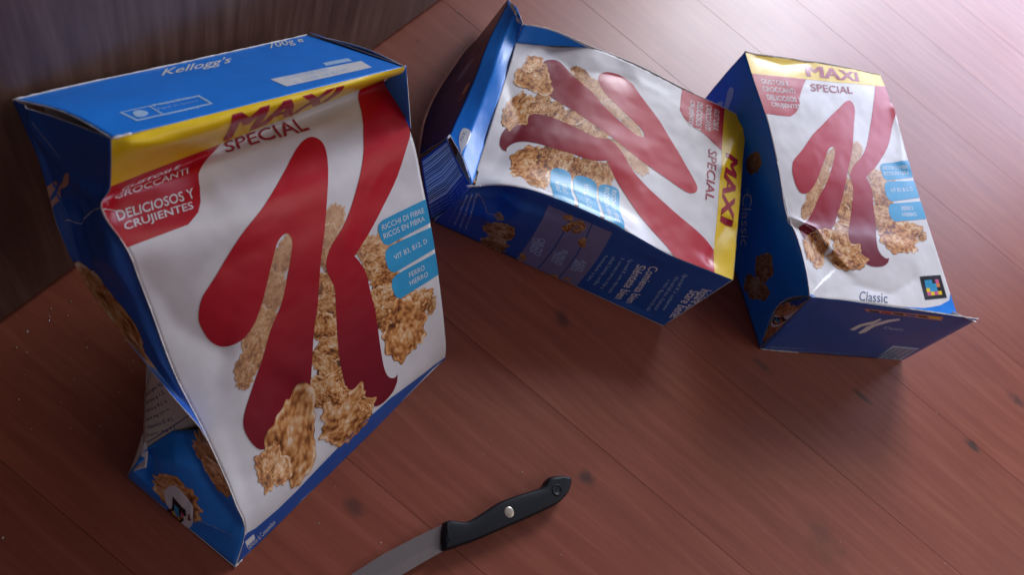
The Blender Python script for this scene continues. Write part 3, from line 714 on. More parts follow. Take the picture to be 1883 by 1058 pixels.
for k in range(3): wfp.poly('printed_line', [(.1 + .1*k, .86 - .07*k), (.9, .80 - .07*k), (.9, .815 - .07*k), (.1 + .1*k, .875 - .07*k)], INKD, 1)
# right side, back and bottom
rs = Patch([0, .5, 1], v1, [[front1(1, v)[0], lerp(front1(1, v)[0], lerp(B1['BTR'], B1['BBR'], v), .5) + np.array([.012 if 0 < v < .25 else .006 if v < .9 else 0, 0, 0]), lerp(B1['BTR'], B1['BBR'], v)] for v in v1])
sr = Panel('side_panel', rs, BLUE, box1, 20, 60)
lipR = quadpatch(front1(.985, .0)[0], front1(1, 0)[0] + [.0012, 0, 0], front1(1, .13)[0] + [0, .001, -.002], on((755, 236), front1(1, .26)[0], .004))
Panel('folded_flap', lipR, BLUE, box1, 8, 16)
vb = [0, .05, .12, .16, .205, .24, .30, .37, .45, .52, .60, .68, .8, .92, 1]
lb = [side1(0, v)[0] + [.016, .006, -.006] for v in vb[:11]] + [bk(0, .15)[0], bk(0, .75)[0], wf(0, .5)[0], PZ(240, 876, .0008)]
Panel('back_panel', Patch([0, 1], vb, [[lerp(B1['BTR'], B1['BBR'], v) + [0, -.001, 0], np.minimum(l + np.array([.0012, .0006, -.0006]), [9, WALL_Y - .003, 9])] for v, l in zip(vb, lb)]), BEIGE, box1, 12, 30)
Panel('bottom_panel', quadpatch(B1['FBL'], B1['FBR'], B1['BBL'], B1['BBR']), NAVY, box1, 8, 8)
tube('worn_edge', [lidp(u, 0)[0] + [0, -.0006, .0003] for u in np.linspace(0, 1, 60)], .0007, KRAFT, box1, np.array(box1.location), 1)
tube('worn_edge', [front1(0, v)[0] for v in np.linspace(.28, .94, 60)], .00045, KRAFT, box1, np.array(box1.location), 2)
tube('worn_edge', [lidp(u, 1)[0] for u in np.linspace(0, .05, 8)], .0010, KRAFT, box1, np.array(box1.location), 3)
tube('worn_edge', [front1(u, 1)[0] for u in np.linspace(0, .03, 6)], .0009, KRAFT, box1, np.array(box1.location), 4)

f1.crack([(190, 384), (232, 394)], .002, 1); f1.crack([(205, 262), (208, 256), (300, 233)], .0014, 2, mat=YELLOW)
f1.crack([(452, 984), (436, 992), (431, 1030)], .003, 3); s1.crack([(120, 405), (150, 412), (187, 384)], .0022, 4); s1.crack([(60, 225), (110, 290)], .0016, 41); l1.crack([(362, 956), (395, 970), (428, 986)], .0016, 5)  # the pale line on l1 paints the highlight along its lower fold
lid.crack([(30, 184), (120, 210), (203, 254)], .002, 6)

# ================================================================ second box: on its back in the middle
F2 = dict(FTL=PZ(1371, 220, .078), FTR=PZ(1348, 515, .076), FBR=PZ(865, 347, .086), FBL=PZ(952, 72, .086),
          BTR=PZ(1219, 600, .0008), BBR=PZ(798, 408, .0008))
F2['BTL'] = F2['BTR'] + (F2['FTL'] - F2['FTR'])*[1, 1, 0]; F2['BBL'] = F2['BBR'] + (F2['FBL'] - F2['FBR'])*[1, 1, 0]
v2 = [0, .12, .3, .5, .7, .85, 1]
L2 = edge(F2['FTL'], F2['FBL'], [(0, None, 0), (.12, (1327, 197), 0), (.3, (1256, 164), 0), (.5, (1172, 121), 0), (.7, (1088, 88), 0), (.85, (1022, 79), .004), (1, None, 0)])
R2 = edge(F2['FTR'], F2['FBR'], [(0, None, 0), (.12, (1297, 495), 0), (.3, (1216, 463), 0), (.5, (1128, 426), 0), (.7, (1030, 383), 0), (.85, (955, 357), 0), (1, None, 0)])
u2 = [0, .3, .7, 1]
front2 = Warped(u2, v2, [[lerp(l, r, u) - [0, 0, .004*math.sin(math.pi*u)*math.sin(math.pi*v)] for u in u2] for v, l, r in zip(v2, L2, R2)])
box2 = thing('cereal_box', 'cereal box lying on its back with yellow end to the right, between the other two', 'cereal box', (F2['BTR']+F2['BBR']+F2['BTL']+F2['BBL'])/4*[1, 1, 0], GRP)
KEY = ['tabBL', 'Ktop', 'Kleft', 'slot', 'notch', 'ltip', 'Kbot', 'lbot', 'pill1TL', 'pill3BL', 'SPS', 'SPL']
key1 = [(232, 455), (570, 252), (365, 579), (527, 429), (651, 471), (731, 689), (678, 748), (455, 805), (697, 413), (725, 540)]
art_key = np.vstack([f1.uv(key1), [(.345, .16), (.642, .16)]])
front2.fit(art_key, Probe(front2).uv([(1266, 172), (1274, 355), (1130, 140), (1195, 247), (1130, 293), (936, 272), (922, 230), (1018, 104), (1128, 340), (1030, 320), (1309, 276), (1301, 362)]))
front2.dents = [wave(.0022, 3, 4, 7), lambda u, v: .0105*sstep(.86, 1, u)**1.3*sstep(.36, .55, v)*(1 - .6*sstep(.9, 1, v)) - .0030*sstep(.6, .82, u)*(1-sstep(.82, .97, u))*sstep(.4, .6, v),
                lambda u, v: .006*sstep(.28, 0, u)*0 - .005*(1-sstep(0, .16, u))*sstep(.62, .82, v)]
pb2 = Probe(front2)
front2.dents += [crease(pb2.uv(p), dd, w) for p, dd, w in (([(1371, 222), (1352, 262), (1318, 330)], -.003, .03), ([(1300, 490), (1322, 440), (1345, 400)], .003, .04), ([(990, 84), (1060, 130), (1180, 150)], .0022, .06), ([(1150, 428), (1110, 380), (1000, 345)], -.002, .06), ([(925, 130), (960, 230), (900, 320)], .002, .08))]
f2 = Panel('front_panel', front2, WHITE, box2, 80, 110)
draw_front(f2, False)
colour_code(f2, [(872, 312), (880, 316), (873, 344), (868, 340)], 2, 2)
# dark side that faces the camera
sd2 = Patch([0, .5, 1], v2, [[front2(1, v)[0], lerp(front2(1, v)[0], lerp(F2['BTR'], F2['BBR'], v), .5) + np.array([-.003, -.002, 0])*math.sin(math.pi*v), lerp(F2['BTR'], F2['BBR'], v)] for v in v2], flip=False,
            dents=[wave(.002, 2, 6, 8), lambda u, v: -.010*sstep(.80, .90, v)*(1-sstep(.92, 1, v))*sstep(0, .12, u)*(1-sstep(.3, .6, u))])
ps2 = Probe(sd2)
sd2.dents += [crease(ps2.uv(p), dd, w, .1) for p, dd, w in (([(872, 352), (900, 400), (940, 398), (968, 372)], -.006, .10), ([(1200, 470), (1180, 540), (1160, 570)], .002, .12))]
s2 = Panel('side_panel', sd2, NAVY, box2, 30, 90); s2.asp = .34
for q in ([(1009, 377), (1050, 396), (982, 497), (946, 479)], [(1052, 397), (1088, 411), (1018, 515), (984, 498)], [(1090, 412), (1126, 428), (1054, 529), (1020, 516)]):
    s2.poly('grain_label', q, GREYV, 1, px=True)
for (a, b, c_, s) in (((992, 437), (982, 468), (1004, 441), 'ORZO'), ((981, 436), (973, 463), (992, 439), 'CEBADA'), ((1033, 458), (1020, 486), (1045, 462), 'FRUMENTO'), ((1020, 461), (1013, 480), (1031, 464), 'TRIGO'), ((1068, 478), (1060, 497), (1079, 482), 'RISO'), ((1057, 476), (1049, 496), (1067, 480), 'ARROZ')):
    s2.text(s, a, b, c_, PALEB, 2, res=2)
s2.pxflakes('printed_flake', [(918, 424, 28, 18, .1, 51, .62, .1), (907, 450, 25, 17, .2, 52, .62, .1), (918, 398, 9, 7, .8, 53, .8, .1), (1045, 400, 9, 6, .7, 54, .75, 0), (1054, 412, 12, 6, -.4, 55, .7, 0), (1070, 415, 7, 9, 0, 56, .75, 0), (1042, 420, 10, 6, .4, 57, .7, 0), (1060, 424, 9, 5, -.2, 58, .6, 0),
      (1071, 446, 8, 8, 0, 59, .75, 0), (962, 472, 6, 6, 0, 60, .8, 0), (950, 483, 6, 4, 0, 61, .8, 0), (1020, 507, 8, 4, .6, 62, .7, .2), (1043, 513, 7, 3, .5, 63, .7, .2), (1048, 522, 7, 3, .5, 64, .7, .2)], 3)
s2.text('Comienza bien', (1195, 489), (1150, 556), (1212, 492), INKW, 1, bold=.01); s2.text('Siéntete bien', (1172, 486), (1130, 548), (1189, 490), INKW, 1, bold=.01)
for k, s in enumerate(['Special K esta elaborado', '3 cereales arroz, trigo y', 'cebada. Lavorato, con fibra', 'formulado y listo']):
    x = 1155 - k*15; y = 476 - k*2.5
    s2.text(s, (x, y), (x-40 + k*2, y+62 - k*5), (x+9, y+2), PALEB, 1, res=1)
s2.text('Iniziare bene', (1291, 531), (1262, 580), (1309, 535), INKW, 1, bold=.01); s2.text('Stare bene.', (1270, 533), (1230, 584), (1287, 537), INKW, 1, bold=.01)
for k, s in enumerate(['Special K a colazione', 'tre cereali riso, frumento', 'e orzo. Appetitosi fiocchi']):
    x = 1256 - k*15; y = 503 + k*5
    s2.text(s, (x, y), (x-40, y+66 - k*5), (x+9, y+3), PALEB, 1, res=1)
for k in range(7):
    x = 874 - k*9
    s2.text('Conservare in luogo fresco y seco lejos', (x, 354 + k*1.5), (x-20 - k, 420 - k*4), (x+5, 356 + k*1.5), INKW, 1, res=1)
# far side, its folded rim and top
sil = [(1371, 217), (1327, 195), (1256, 162), (1172, 119), (1086, 85), (1020, 56), (962, 44)]
rim = [on(p, P, 0) for p, P in zip(sil, [lerp(F2['FTL'], F2['FBL'], v) for v in v2])]
fo2 = Patch([0, 1], v2, [[r + np.array([0, 0, -.0008 if v < .8 else 0]), front2(.0, v)[0] + [0, 0, -.0006]] for v, r in zip(v2, rim)])
Panel('folded_rim', fo2, BLUE, box2, 10, 60)
Panel('side_panel', Patch([0, 1], v2, [[lerp(F2['BTL'], F2['BBL'], v), rim[i]] for i, v in enumerate(v2)]), BLUE, box2, 12, 40)
tube('worn_edge', [Patch([0, 1], v2, [[r, r + [0, 0, .01]] for r in rim])(0, v)[0] for v in np.linspace(.25, .97, 60)], .0006, KRAFT, box2, np.array(box2.location), 6)
Panel('top_panel', quadpatch(F2['BTL'], F2['BTR'], F2['FTL'], F2['FTR']), BLUE, box2, 10, 10)
Panel('back_panel', quadpatch(F2['BTR'], F2['BTL'], F2['BBR'], F2['BBL']), NAVY, box2, 8, 8)
# opened end: blue inner flap, dark outer flap, barcode flap
vst = [0, .15, .4, .8, 1]
SL = [PZ(936, 1, .080), PZ(905, 60, .076), PZ(874, 141, .076), PZ(836, 228, .080), PZ(827, 249, .082)]
SR = [on((961, 42), rim[-1]), front2(0, 1)[0], front2(.26, 1)[0], front2(.7, 1)[0], front2(1, 1)[0]]
stp = Patch([0, .5, 1], vst, [[a, lerp(a, b, .5) + [0, 0, .005], b] for a, b in zip(SL, SR)], dents=[wave(.002, 2, 4, 9)]); stp.sharp = True
st = Panel('bottom_flap', stp, BLUE, box2, 20, 50)
st.poly('speech_bubble', [(852, 236), (860, 237), (866, 243), (864, 254), (858, 266), (851, 277), (849, 284), (847, 276), (844, 262), (846, 245)], INKW, 1, px=True, smooth=3)
st.text('70%', (850, 262), (857, 244), (846, 258), INKD, 2, res=1)
dkp = Patch([0, 1], [0, .2, .5, .9, 1], [[PZ(932, 0, .020), PZ(937, 0, .0795)], [PZ(885, 61, .004), PZ(906, 59, .0755)], [PZ(844, 109, .002), PZ(872, 146, .0755)], [PZ(778, 238, .002), PZ(834, 233, .0795)], [PZ(772, 283, .002), PZ(826, 251, .0815)]], dents=[wave(.003, 2, 4, 10)])
dk = Panel('bottom_panel', dkp, INKD, box2, 20, 50)  # blue card in near-black ink: the flap's shade is in the colour
dk.poly('printed_strip', [(842, 187), (850, 181), (866, 150), (858, 156)], SALMON, 1, px=True)
dk.poly('printed_strip', [(845, 183), (850, 179), (853, 172), (848, 176)], BLACK, 2, px=True); dk.poly('printed_strip', [(853, 168), (858, 163), (862, 155), (857, 160)], YELLOW, 2, px=True)
dk.poly('printed_letter', [(869, 108), (872, 110), (862, 124), (848, 144), (840, 150), (846, 136), (858, 120)], GREYV, 1, px=True, smooth=3)
bcp = Patch([0, .5, 1], [0, .6, 1], [[PZ(774, 293, .060), PZ(798, 274, .070), PZ(822, 256, .0815)], [PZ(784, 362, .040), PZ(818, 340, .062), PZ(846, 306, .086)], [PZ(792, 404, .002), PZ(826, 386, .03), front2(1, 1)[0] - [0, 0, .001]]], dents=[wave(.002, 3, 3, 11)]); bcp.sharp = True
bc = Panel('barcode_flap', bcp, NAVY, box2, 20, 24)
bc.poly('barcode', [(.04, .05), (.96, .05), (.96, .74), (.04, .74)], INKW, 1)
rg = random.Random(3); y = .07
while y < .71:
    w = rg.choice([.008, .012, .018]); bc.poly('barcode_bar', [(.04, y), (.96, y), (.96, y+w), (.04, y+w)], INKD, 2); y += w + rg.choice([.014, .022, .034])
for k in range(4): bc.text('Kcal 389 proteine fibre zuccheri', (.05, .82+k*.05), (.95, .82+k*.05), (.05, .79+k*.05), PALEB, 1, px=False, res=1)
tube('worn_edge', [lerp(front2(1, 1)[0], front2(1, .97)[0], t) for t in np.linspace(-.6, 1, 8)], .0010, KRAFT, box2, np.array(box2.location), 7)
tube('worn_edge', [lerp(stp(0, 1)[0], bcp(1, 0)[0], t) + [0, 0, .001*t] for t in np.linspace(0, 1, 5)], .0012, KRAFT, box2, np.array(box2.location), 8)
tube('worn_edge', [front2(u, 0)[0] for u in np.linspace(0, 1, 30)], .0004, YELLOW, box2, np.array(box2.location), 18)

bc.crack([(.0, .78), (1, .78)], .006, 25, px=False); st.crack([(862, 330), (846, 296), (828, 250)], .012, 26); f2.crack([(868, 345), (905, 347), (945, 354)], .0024, 21); f2.crack([(1352, 512), (1362, 400), (1370, 230)], .0012, 22, mat=YELLOW); s2.crack([(880, 356), (896, 392), (918, 400)], .006, 23, mat=GREYV)
st.crack([(938, 4), (952, 36), (960, 44)], .02, 24)

# ================================================================ third box: on its back at the right, bottom towards the camera
B3 = dict(FTL=on((1370, 95), (.7398, -.0229, .1150)), FTR=on((1618, 137), (.8923, -.1675, .1060)), FBR=on((1760, 580), (.6766, -.3805, .088)), FBL=on((1490, 545), (.5357, -.2185, .0980)),
          BBL=PZ(1397, 640, .0008), BBR=PZ(1660, 663, .0008))
B3['BTL'] = np.array([.735, -.028, .0008]); B3['BTR'] = np.array([.882, -.172, .0008])
VB = 1.13
v3 = [0, .1, .3, .5, .68, .76, .88, 1]
L3 = edge(B3['FTL'], B3['FBL'], [(0, None, 0), (.1, (1383, 137), 0), (.3, (1411, 222), 0), (.5, (1432, 312), 0), (.68, (1449, 402), 0), (.76, (1461, 420), .003), (.88, (1480, 484), .003), (1, None, 0)])
R3 = edge(B3['FTR'], B3['FBR'], [(0, None, 0), (.1, (1633, 173), 0)] + [(v, None, 0) for v in v3[2:]])
u3 = [0, .3, .7, 1]
front3 = Warped(u3, v3, [[lerp(l, r, u) + [0, 0, .003*math.sin(math.pi*u)] for u in u3] for l, r in zip(L3, R3)]); front3.VB = VB
front3.fit(art_key, Probe(front3).uv([(1405, 211), (1567, 190), (1454, 300), (1527, 260), (1592, 318), (1627, 483), (1605, 499), (1468, 425), (1617, 301), (1630, 390), (1491, 168), (1570, 180)]))
box3 = thing('cereal_box', 'cereal box on its back at the right, dark blue bottom end facing the camera', 'cereal box', (B3['BTL']+B3['BTR']+B3['BBL']+B3['BBR'])/4*[1, 1, 0], GRP)
pr3 = Probe(front3); pr3.rng = (0, 1, 0, VB)
fold3 = pr3.uv([(1440, 398), (1470, 408), (1497, 420), (1517, 447), (1551, 483), (1590, 518)])
cd = polydist(fold3)
def crease_dent(u, v):
    d, al = cd(u, v)
    return (.0006*np.exp(-(d/.03)**2) - .0066*sstep(-.004, .034, d)*np.exp(-np.clip(d, 0, 9)/.20)) * (1 - sstep(.6, 1, al)) * (.35 + .65*sstep(0, .08, u))
front3.dents = [wave(.0020, 3, 4, 12), crease_dent]
front3.dents += [crease(pr3.uv(p), dd, w) for p, dd, w in (([(1375, 100), (1440, 118), (1500, 112)], .002, .05), ([(1640, 185), (1672, 245), (1660, 320)], -.0022, .05), ([(1560, 520), (1640, 540), (1700, 500)], .0016, .06))]
f3 = Panel('front_panel', front3, WHITE, box3, 100, 130, v1=VB); draw_front(f3, False)
f3.crack([(1450, 406), (1480, 412), (1500, 424), (1520, 452)], .0022, 31); f3.crack([(1374, 97), (1450, 108), (1560, 126)], .003, 32); f3.crack([(1620, 142), (1634, 174)], .003, 33)
f3.text('Classic', (1579, 553), (1632, 558), (1581, 536), INKD, 2, bold=.0)
colour_code(f3, [(1691, 509), (1729, 506), (1741, 548), (1701, 552)], 2, 3)
f3.poly('blue_border', [(1484, 536), (1500, 548), (1540, 555), (1600, 561), (1660, 566), (1700, 567), (1728, 562), (1746, 552), (1752, 540), (1775, 590), (1600, 575), (1480, 556)], BLUE, 2, px=True)
sd3v = [0, .1, .3, .5, .68, .76, .88, 1]
sr3 = []
for v in sd3v:
    Fv = front3(0, v*VB)[0]; Bv = lerp(B3['BTL'], B3['BBL'], v); mid = lerp(Bv, Fv, .5)
    if v == 1: mid = on((1433, 560), mid)
    sr3.append([Bv, mid + (np.array([-.003, .002, 0]) if v < 1 else 0), Fv])
side3 = Patch([0, .5, 1], sd3v, sr3, dents=[wave(.0022, 2, 6, 13)])
s3 = Panel('side_panel', side3, BLUE, box3, 30, 80); s3.asp = .34
s3.poly('printed_letter', [[(1344, 160), (1349, 163), (1348, 175), (1342, 192), (1337, 204), (1331, 200), (1335, 184), (1339, 166)], [(1326, 186), (1330, 190), (1324, 199), (1316, 196), (1318, 190)]], PALEB, 1, px=True, smooth=3)
s3.pxflakes('printed_flake', [(1386, 300, 14, 20, .3, 71, .35, .2), (1404, 492, 19, 26, .3, 72, .62, .2), (1384, 528, 16, 24, .2, 73, .62, .2), (1402, 538, 13, 16, 0, 74, .6, .2)], 1)
s3.text('Classic', (1366, 356), (1362, 452), (1384, 356), INKW, 1)
s3.text('alimento', (1374, 345), (1368, 395), (1379, 345), PALEB, 1, res=1)
# crushed corner between side and bottom
cnp = quadpatch(side3(.5, 1)[0], front3(0, VB)[0], B3['BBL'], front3(.13, VB)[0] + [0, 0, -.001])
cn = Panel('crushed_corner', cnp, NAVY, box3, 16, 16); cn.asp = .8
cn.pxflakes('printed_flake', [(1427, 590, 20, 15, .2, 75, .8, .2), (1445, 588, 16, 10, 0, 76, .9, .2)], 1)
cn.poly('white_label', [(1419, 582), (1448, 580), (1460, 588), (1440, 603), (1418, 598)], INKW, 5, px=True, smooth=4)
colour_code(cn, [(1424, 582), (1441, 582), (1446, 594), (1420, 594)], 6, 4)
# bottom, its loose flap sticking out at the right
TIP = on((1799, 587), B3['FBR'])
btp = Patch([0, .5, 1], [0, .5, 1], [[front3(.13, VB)[0] + [-.0008, -.0008, .0005], front3(.55, VB)[0] + [-.001, -.001, .001], TIP],
        [lerp(front3(.13, VB)[0], B3['BBL'], .5) + [-.001, -.001, 0], lerp(front3(.55, VB)[0], lerp(B3['BBL'], B3['BBR'], .5), .5) + [-.003, -.002, 0], lerp(TIP, B3['BBR'], .5)],
        [B3['BBL'] + [-.001, -.001, 0], lerp(B3['BBL'], B3['BBR'], .5) + [-.001, -.001, 0], B3['BBR']]], dents=[wave(.002, 3, 3, 14)])
bt = Panel('bottom_panel', btp, NAVY, box3, 40, 24); bt.asp = 2.2
bt.poly('printed_strip', [(1588, 568), (1735, 583), (1731, 590), (1594, 573)], SALMON, 1, px=True)
for k in range(6):
    x = 1597 + k*22.3; y = 570.5 + k*2.35
    bt.poly('printed_strip', [(x, y), (x+19, y+2.0), (x+19.5, y+5.2), (x+2, y+2.6)], [BLACK, RED, BLACK, NAVY, BLACK, YELLOW][k], 2, px=True)
bt.poly('printed_letter', [[(1562, 606), (1580, 597), (1606, 591), (1618, 586), (1621, 588), (1604, 597), (1586, 600), (1570, 608)], [(1578, 612), (1592, 602), (1612, 594), (1634, 588), (1654, 586), (1655, 589), (1634, 593), (1608, 601), (1592, 611), (1582, 614)]], INKW, 1, px=True)
bt.text('Classic', (1624, 605), (1660, 609), (1627, 600), PALEB, 1, res=2)
bt.poly('barcode', [(1609, 660), (1642, 636), (1691, 641), (1652, 664)], PALEB, 1, px=True)
for k in range(12):
    t = k/12 + .02; a, b = lerp((1609, 659), (1650, 663), t), lerp((1643, 639), (1689, 643), t); w = np.array([1.7 if k % 3 else 2.6, .15])
    bt.poly('barcode_bar', [a, b, b + w, a + w], INKD, 2, px=True)
bt.text('Ingredienti: frumento integrale, riso', (1415, 640), (1480, 643), (1415, 637), PALEB, 1, res=1); bt.text('Consumir preferentemente antes del', (1415, 644), (1560, 652), (1415, 642), PALEB, 1, res=1)
rs3 = Patch([0, 1], sd3v, [[front3(1, v*VB)[0], lerp(B3['BTR'], B3['BBR'], v)] for v in sd3v])
Panel('side_panel', rs3, BLUE, box3, 12, 40)
Panel('top_panel', quadpatch(B3['BTL'], B3['BTR'], B3['FTL'], B3['FTR'], flip=True), BLUE, box3, 10, 8)
Panel('back_panel', quadpatch(B3['BTR'], B3['BTL'], B3['BBR'], B3['BBL']), NAVY, box3, 8, 8)
base3 = np.array(box3.location)
tube('worn_edge', [front3(u, 0)[0] for u in np.linspace(0, 1, 50)], .0010, KRAFT, box3, base3, 9)
tube('worn_edge', [btp(u, 0)[0] for u in np.linspace(.72, 1, 20)], .0006, KRAFT, box3, base3, 10)
tube('worn_edge', [btp(u, 1)[0] for u in np.linspace(0, .25, 16)], .0006, KRAFT, box3, base3, 11)
tube('worn_edge', [side3(u, 1)[0] for u in np.linspace(.35, .55, 8)], .0005, KRAFT, box3, base3, 12)
tube('worn_edge', [front3(0, v)[0] for v in np.linspace(.5, .9, 30)], .0005, KRAFT, box3, base3, 13)
# torn paper inside the loose corner
tp = quadpatch(front3(.965, VB)[0] + [.002, -.001, .004], TIP + [-.012, .004, .004], front3(.98, VB)[0] + [.002, 0, -.004], TIP + [-.006, .002, 0])
Panel('torn_paper', tp, KRAFT, box3, 4, 4)
# ================================================================ kitchen knife
def simple(name, rgb, rough, metal=0, spec=.5, bump=0, stretch=None):
    m = bpy.data.materials.new(name); t = nt(m); b = t.nodes['Principled BSDF']
    tc = node(t, 'ShaderNodeTexCoord'); mp = node(t, 'ShaderNodeMapping'); t.links.new(tc.outputs['Object'], mp.inputs[0])
    if stretch: mp.inputs['Scale'].default_value = stretch
    n = node(t, 'ShaderNodeTexNoise'); n.inputs['Scale'].default_value = 300; n.inputs['Detail'].default_value = 4; t.links.new(mp.outputs[0], n.inputs['Vector'])
    r = node(t, 'ShaderNodeValToRGB'); c = np.array(rgb); r.color_ramp.elements[0].color = (*(c*.8), 1); r.color_ramp.elements[1].color = (*np.clip(c*1.2, 0, 1), 1)
    t.links.new(n.outputs['Fac'], r.inputs[0]); t.links.new(r.outputs[0], b.inputs['Base Color'])
    mr = node(t, 'ShaderNodeMapRange'); mr.inputs[3].default_value = rough-.07; mr.inputs[4].default_value = rough+.1; t.links.new(n.outputs['Fac'], mr.inputs[0]); t.links.new(mr.outputs[0], b.inputs['Roughness'])
    b.inputs['Metallic'].default_value = metal; b.inputs['Specular IOR Level'].default_value = spec
    bp = node(t, 'ShaderNodeBump'); bp.inputs['Strength'].default_value = bump; bp.inputs['Distance'].default_value = .0003; t.links.new(n.outputs['Fac'], bp.inputs['Height']); t.links.new(bp.outputs[0], b.inputs['Normal'])
    return m
HANDLE = simple('black_plastic', (.006, .008, .013), .5, spec=.3, bump=.3)
STEEL = simple('brushed_steel', (.50, .47, .45), .30, metal=1, stretch=(40, 1, 1))
BRASS = simple('rivet_metal', (.62, .56, .46), .35, metal=1)
hp = [(813, 966), (820, 960), (828, 959), (842, 961), (857, 961), (873, 953), (890, 942), (908, 930), (926, 921), (960, 909), (985, 902), (996, 896), (1001, 887), (1008, 880), (1025, 877), (1042, 879), (1047, 884), (1046, 896), (1041, 909), (1034, 918),
      (1020, 930), (990, 945), (959, 959), (915, 978), (876, 995), (845, 1006), (816, 1015), (812, 1008), (810, 992)]
hp = closed_curve(np.array([PZ(x, y, .007)[:2] for x, y in hp]), 3)
A0 = PZ(815, 990, .007)[:2]; A1 = PZ(1036, 896, .007)[:2]; ax = (A1-A0)/np.linalg.norm(A1-A0)
kb = np.array([*(A0+A1)/2, 0])
knife = thing('kitchen_knife', 'small kitchen knife with black riveted handle lying on the wood floor', 'knife', kb)
kang = math.atan2(ax[1], ax[0])
def inset(q, d):
    t = np.roll(q, -1, 0) - np.roll(q, 1, 0); n = np.stack([-t[:, 1], t[:, 0]], 1); n /= np.linalg.norm(n, axis=1, keepdims=True)
    area_ = np.sum(q[:, 0]*np.roll(q[:, 1], -1) - np.roll(q[:, 0], -1)*q[:, 1])
    return q + n*d*(1 if area_ > 0 else -1)
lv = [(.0076 + .0072*math.sin(a), .0040*(1 - math.cos(a)**.5)) for a in np.radians(np.linspace(-84, 84, 19))]
V = []; n = len(hp)
for z, d in lv:
    q = inset(hp, d)
    V += [(*(p - kb[:2]), z) for p in q]
F = [tuple(range(n))[::-1]]; T = (len(lv)-1)*n; rung = []
for i in range(n//2):                    # domed upper face, built as rungs across the handle
    a_, b_ = np.array(V[T+i]), np.array(V[T+n-1-i]); ids = [T+i]
    for t in (.2, .4, .6, .8):
        V.append(tuple(a_*(1-t) + b_*t + [0, 0, .0005*math.sin(math.pi*t)])); ids.append(len(V)-1)
    rung.append(ids + [T+n-1-i])
for p_, q_ in zip(rung[:-1], rung[1:]):
    for k in range(5): F.append((p_[k], p_[k+1], q_[k+1], q_[k]))
F = [F[0]] + [f[::-1] for f in F[1:]]
for a in range(len(lv)-1):
    for k in range(n): F.append((a*n+k, a*n+(k+1) % n, (a+1)*n+(k+1) % n, (a+1)*n+k))
ar = np.sum(hp[:, 0]*np.roll(hp[:, 1], -1) - np.roll(hp[:, 0], -1)*hp[:, 1])
if ar < 0: F = [f[::-1] for f in F]
handle = obj('handle', V, F, HANDLE, knife)
bm = bmesh.new(); bm.from_mesh(handle.data); bm.normal_update()
bmesh.ops.recalc_face_normals(bm, faces=bm.faces[:]); bm.to_mesh(handle.data); bm.free()
handle.data.polygons.foreach_set('use_smooth', [True for p in handle.data.polygons])
def disc(name, c, r, z0, z1, mat, parent, seg=28, dome=.0003):
    V, F = [], []
    for rr, z in ((r, z0), (r, z1-dome*.8), (r*.8, z1), (r*.3, z1+dome*.4)):
        V += [(c[0]+rr*math.cos(6.28318*k/seg), c[1]+rr*math.sin(6.28318*k/seg), z) for k in range(seg)]
    for a in range(3):
        for k in range(seg): F.append((a*seg+k, a*seg+(k+1) % seg, (a+1)*seg+(k+1) % seg, (a+1)*seg+k))
    F.append(tuple(3*seg+k for k in range(seg)))
    return obj(name, V, F, mat, parent)
rv = PZ(936, 943, .0147)[:2] - kb[:2]
disc('rivet', rv, .0047, .012, .0153, BRASS, knife)
hc = PZ(1024, 902, .0147)[:2] - kb[:2]
V, F = [], []; seg = 28
for rr, z in ((.0052, .0146), (.0047, .0157), (.0040, .0158), (.0034, .0152), (.0001, .0152)):
    V += [(hc[0]+rr*math.cos(6.28318*k/seg), hc[1]+rr*math.sin(6.28318*k/seg), z) for k in range(seg)]
for a in range(4):
    for k in range(seg): F.append((a*seg+k, a*seg+(k+1) % seg, (a+1)*seg+(k+1) % seg, (a+1)*seg+k))
obj('hanging_eye', V, F, HANDLE, knife)
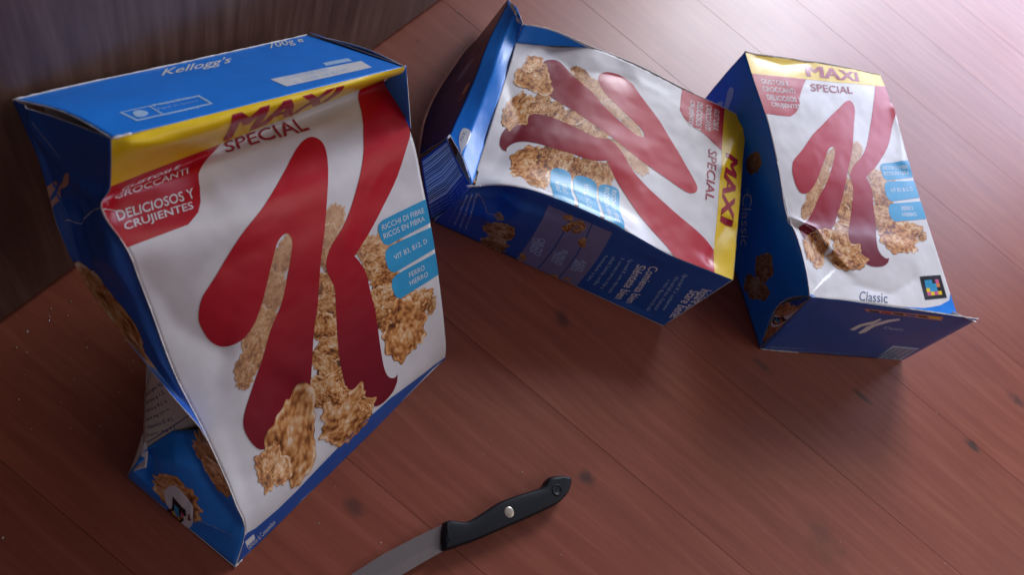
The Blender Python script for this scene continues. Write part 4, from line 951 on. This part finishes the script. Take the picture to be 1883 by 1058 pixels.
# blade: spine and cutting edge, thin wedge, tip resting on the floor
sp = [(826, 960), (811, 967), (760, 991), (700, 1023), (650, 1055), (600, 1092), (560, 1128), (535, 1155)]
ce = [(828, 1010), (812, 1016), (770, 1040), (720, 1070), (665, 1102), (610, 1132), (565, 1152), (536, 1157)]
V, F = [], []
for i, (a, b) in enumerate(zip(sp, ce)):
    t = i/(len(sp)-1); z = .0072*(1-t) + .0012*t
    A, B_ = PZ(*a, z), PZ(*b, z*.9); Mi = lerp(A, B_, .62)
    for P, dz in ((A, .0008), (A, -.0008), (Mi, -.0007), (B_, -.00005), (B_, .00005), (Mi, .0007)): V.append(P + [0, 0, dz] - kb)
for i in range(len(sp)-1):
    for k in range(6): F.append((i*6+k, i*6+(k+1) % 6, (i+1)*6+(k+1) % 6, (i+1)*6+k))
F.append(tuple(range(6))); F.append(tuple((len(sp)-1)*6+k for k in range(6))[::-1])
blade = obj('blade', V, F, STEEL, knife, smooth=False)
bm = bmesh.new(); bm.from_mesh(blade.data); bmesh.ops.recalc_face_normals(bm, faces=bm.faces[:]); bm.to_mesh(blade.data); bm.free()

# ================================================================ crumbs and dust on the floor
rg = np.random.default_rng(4); V, F = [], []
spots = [(228, 545), (130, 555), (203, 571), (90, 590), (220, 722), (35, 735), (5, 990), (1722, 760), (770, 75), (860, 65), (773, 108), (840, 20), (832, 50), (757, 210), (960, 870), (962, 902), (1400, 765), (1812, 372), (1758, 505), (700, 1000), (50, 610), (160, 640), (262, 660), (30, 640)]
spots += [(rg.uniform(0, 260), rg.uniform(520, 800)) for _ in range(26)] + [(rg.uniform(760, 930), rg.uniform(20, 230)) for _ in range(26)] + [(rg.uniform(500, 1880), rg.uniform(640, 1050)) for _ in range(36)]
for i, (x, y) in enumerate(spots):
    P = PZ(x, y)
    if P[1] > WALL_Y - .01: continue
    r = rg.uniform(.0004, .0010) if i < 24 else rg.uniform(.0002, .0006); b0 = len(V)
    for k in range(5):
        a = 6.283*k/5 + rg.uniform(0, .6); V.append((P[0]+r*rg.uniform(.6, 1.3)*math.cos(a), P[1]+r*rg.uniform(.6, 1.3)*math.sin(a), .0001))
    V.append((P[0], P[1], r*rg.uniform(.6, 1.1)+.0002))
    for k in range(5): F.append((b0+k, b0+(k+1) % 5, b0+5))
cr = obj('crumbs', V, F, card('crumb', (.55, .50, .48), rough=.8, spec=.1), None, smooth=False)
cr['kind'] = 'stuff'; cr['label'] = 'tiny pale crumbs and dust specks scattered on the wood floor'; cr['category'] = 'crumbs'
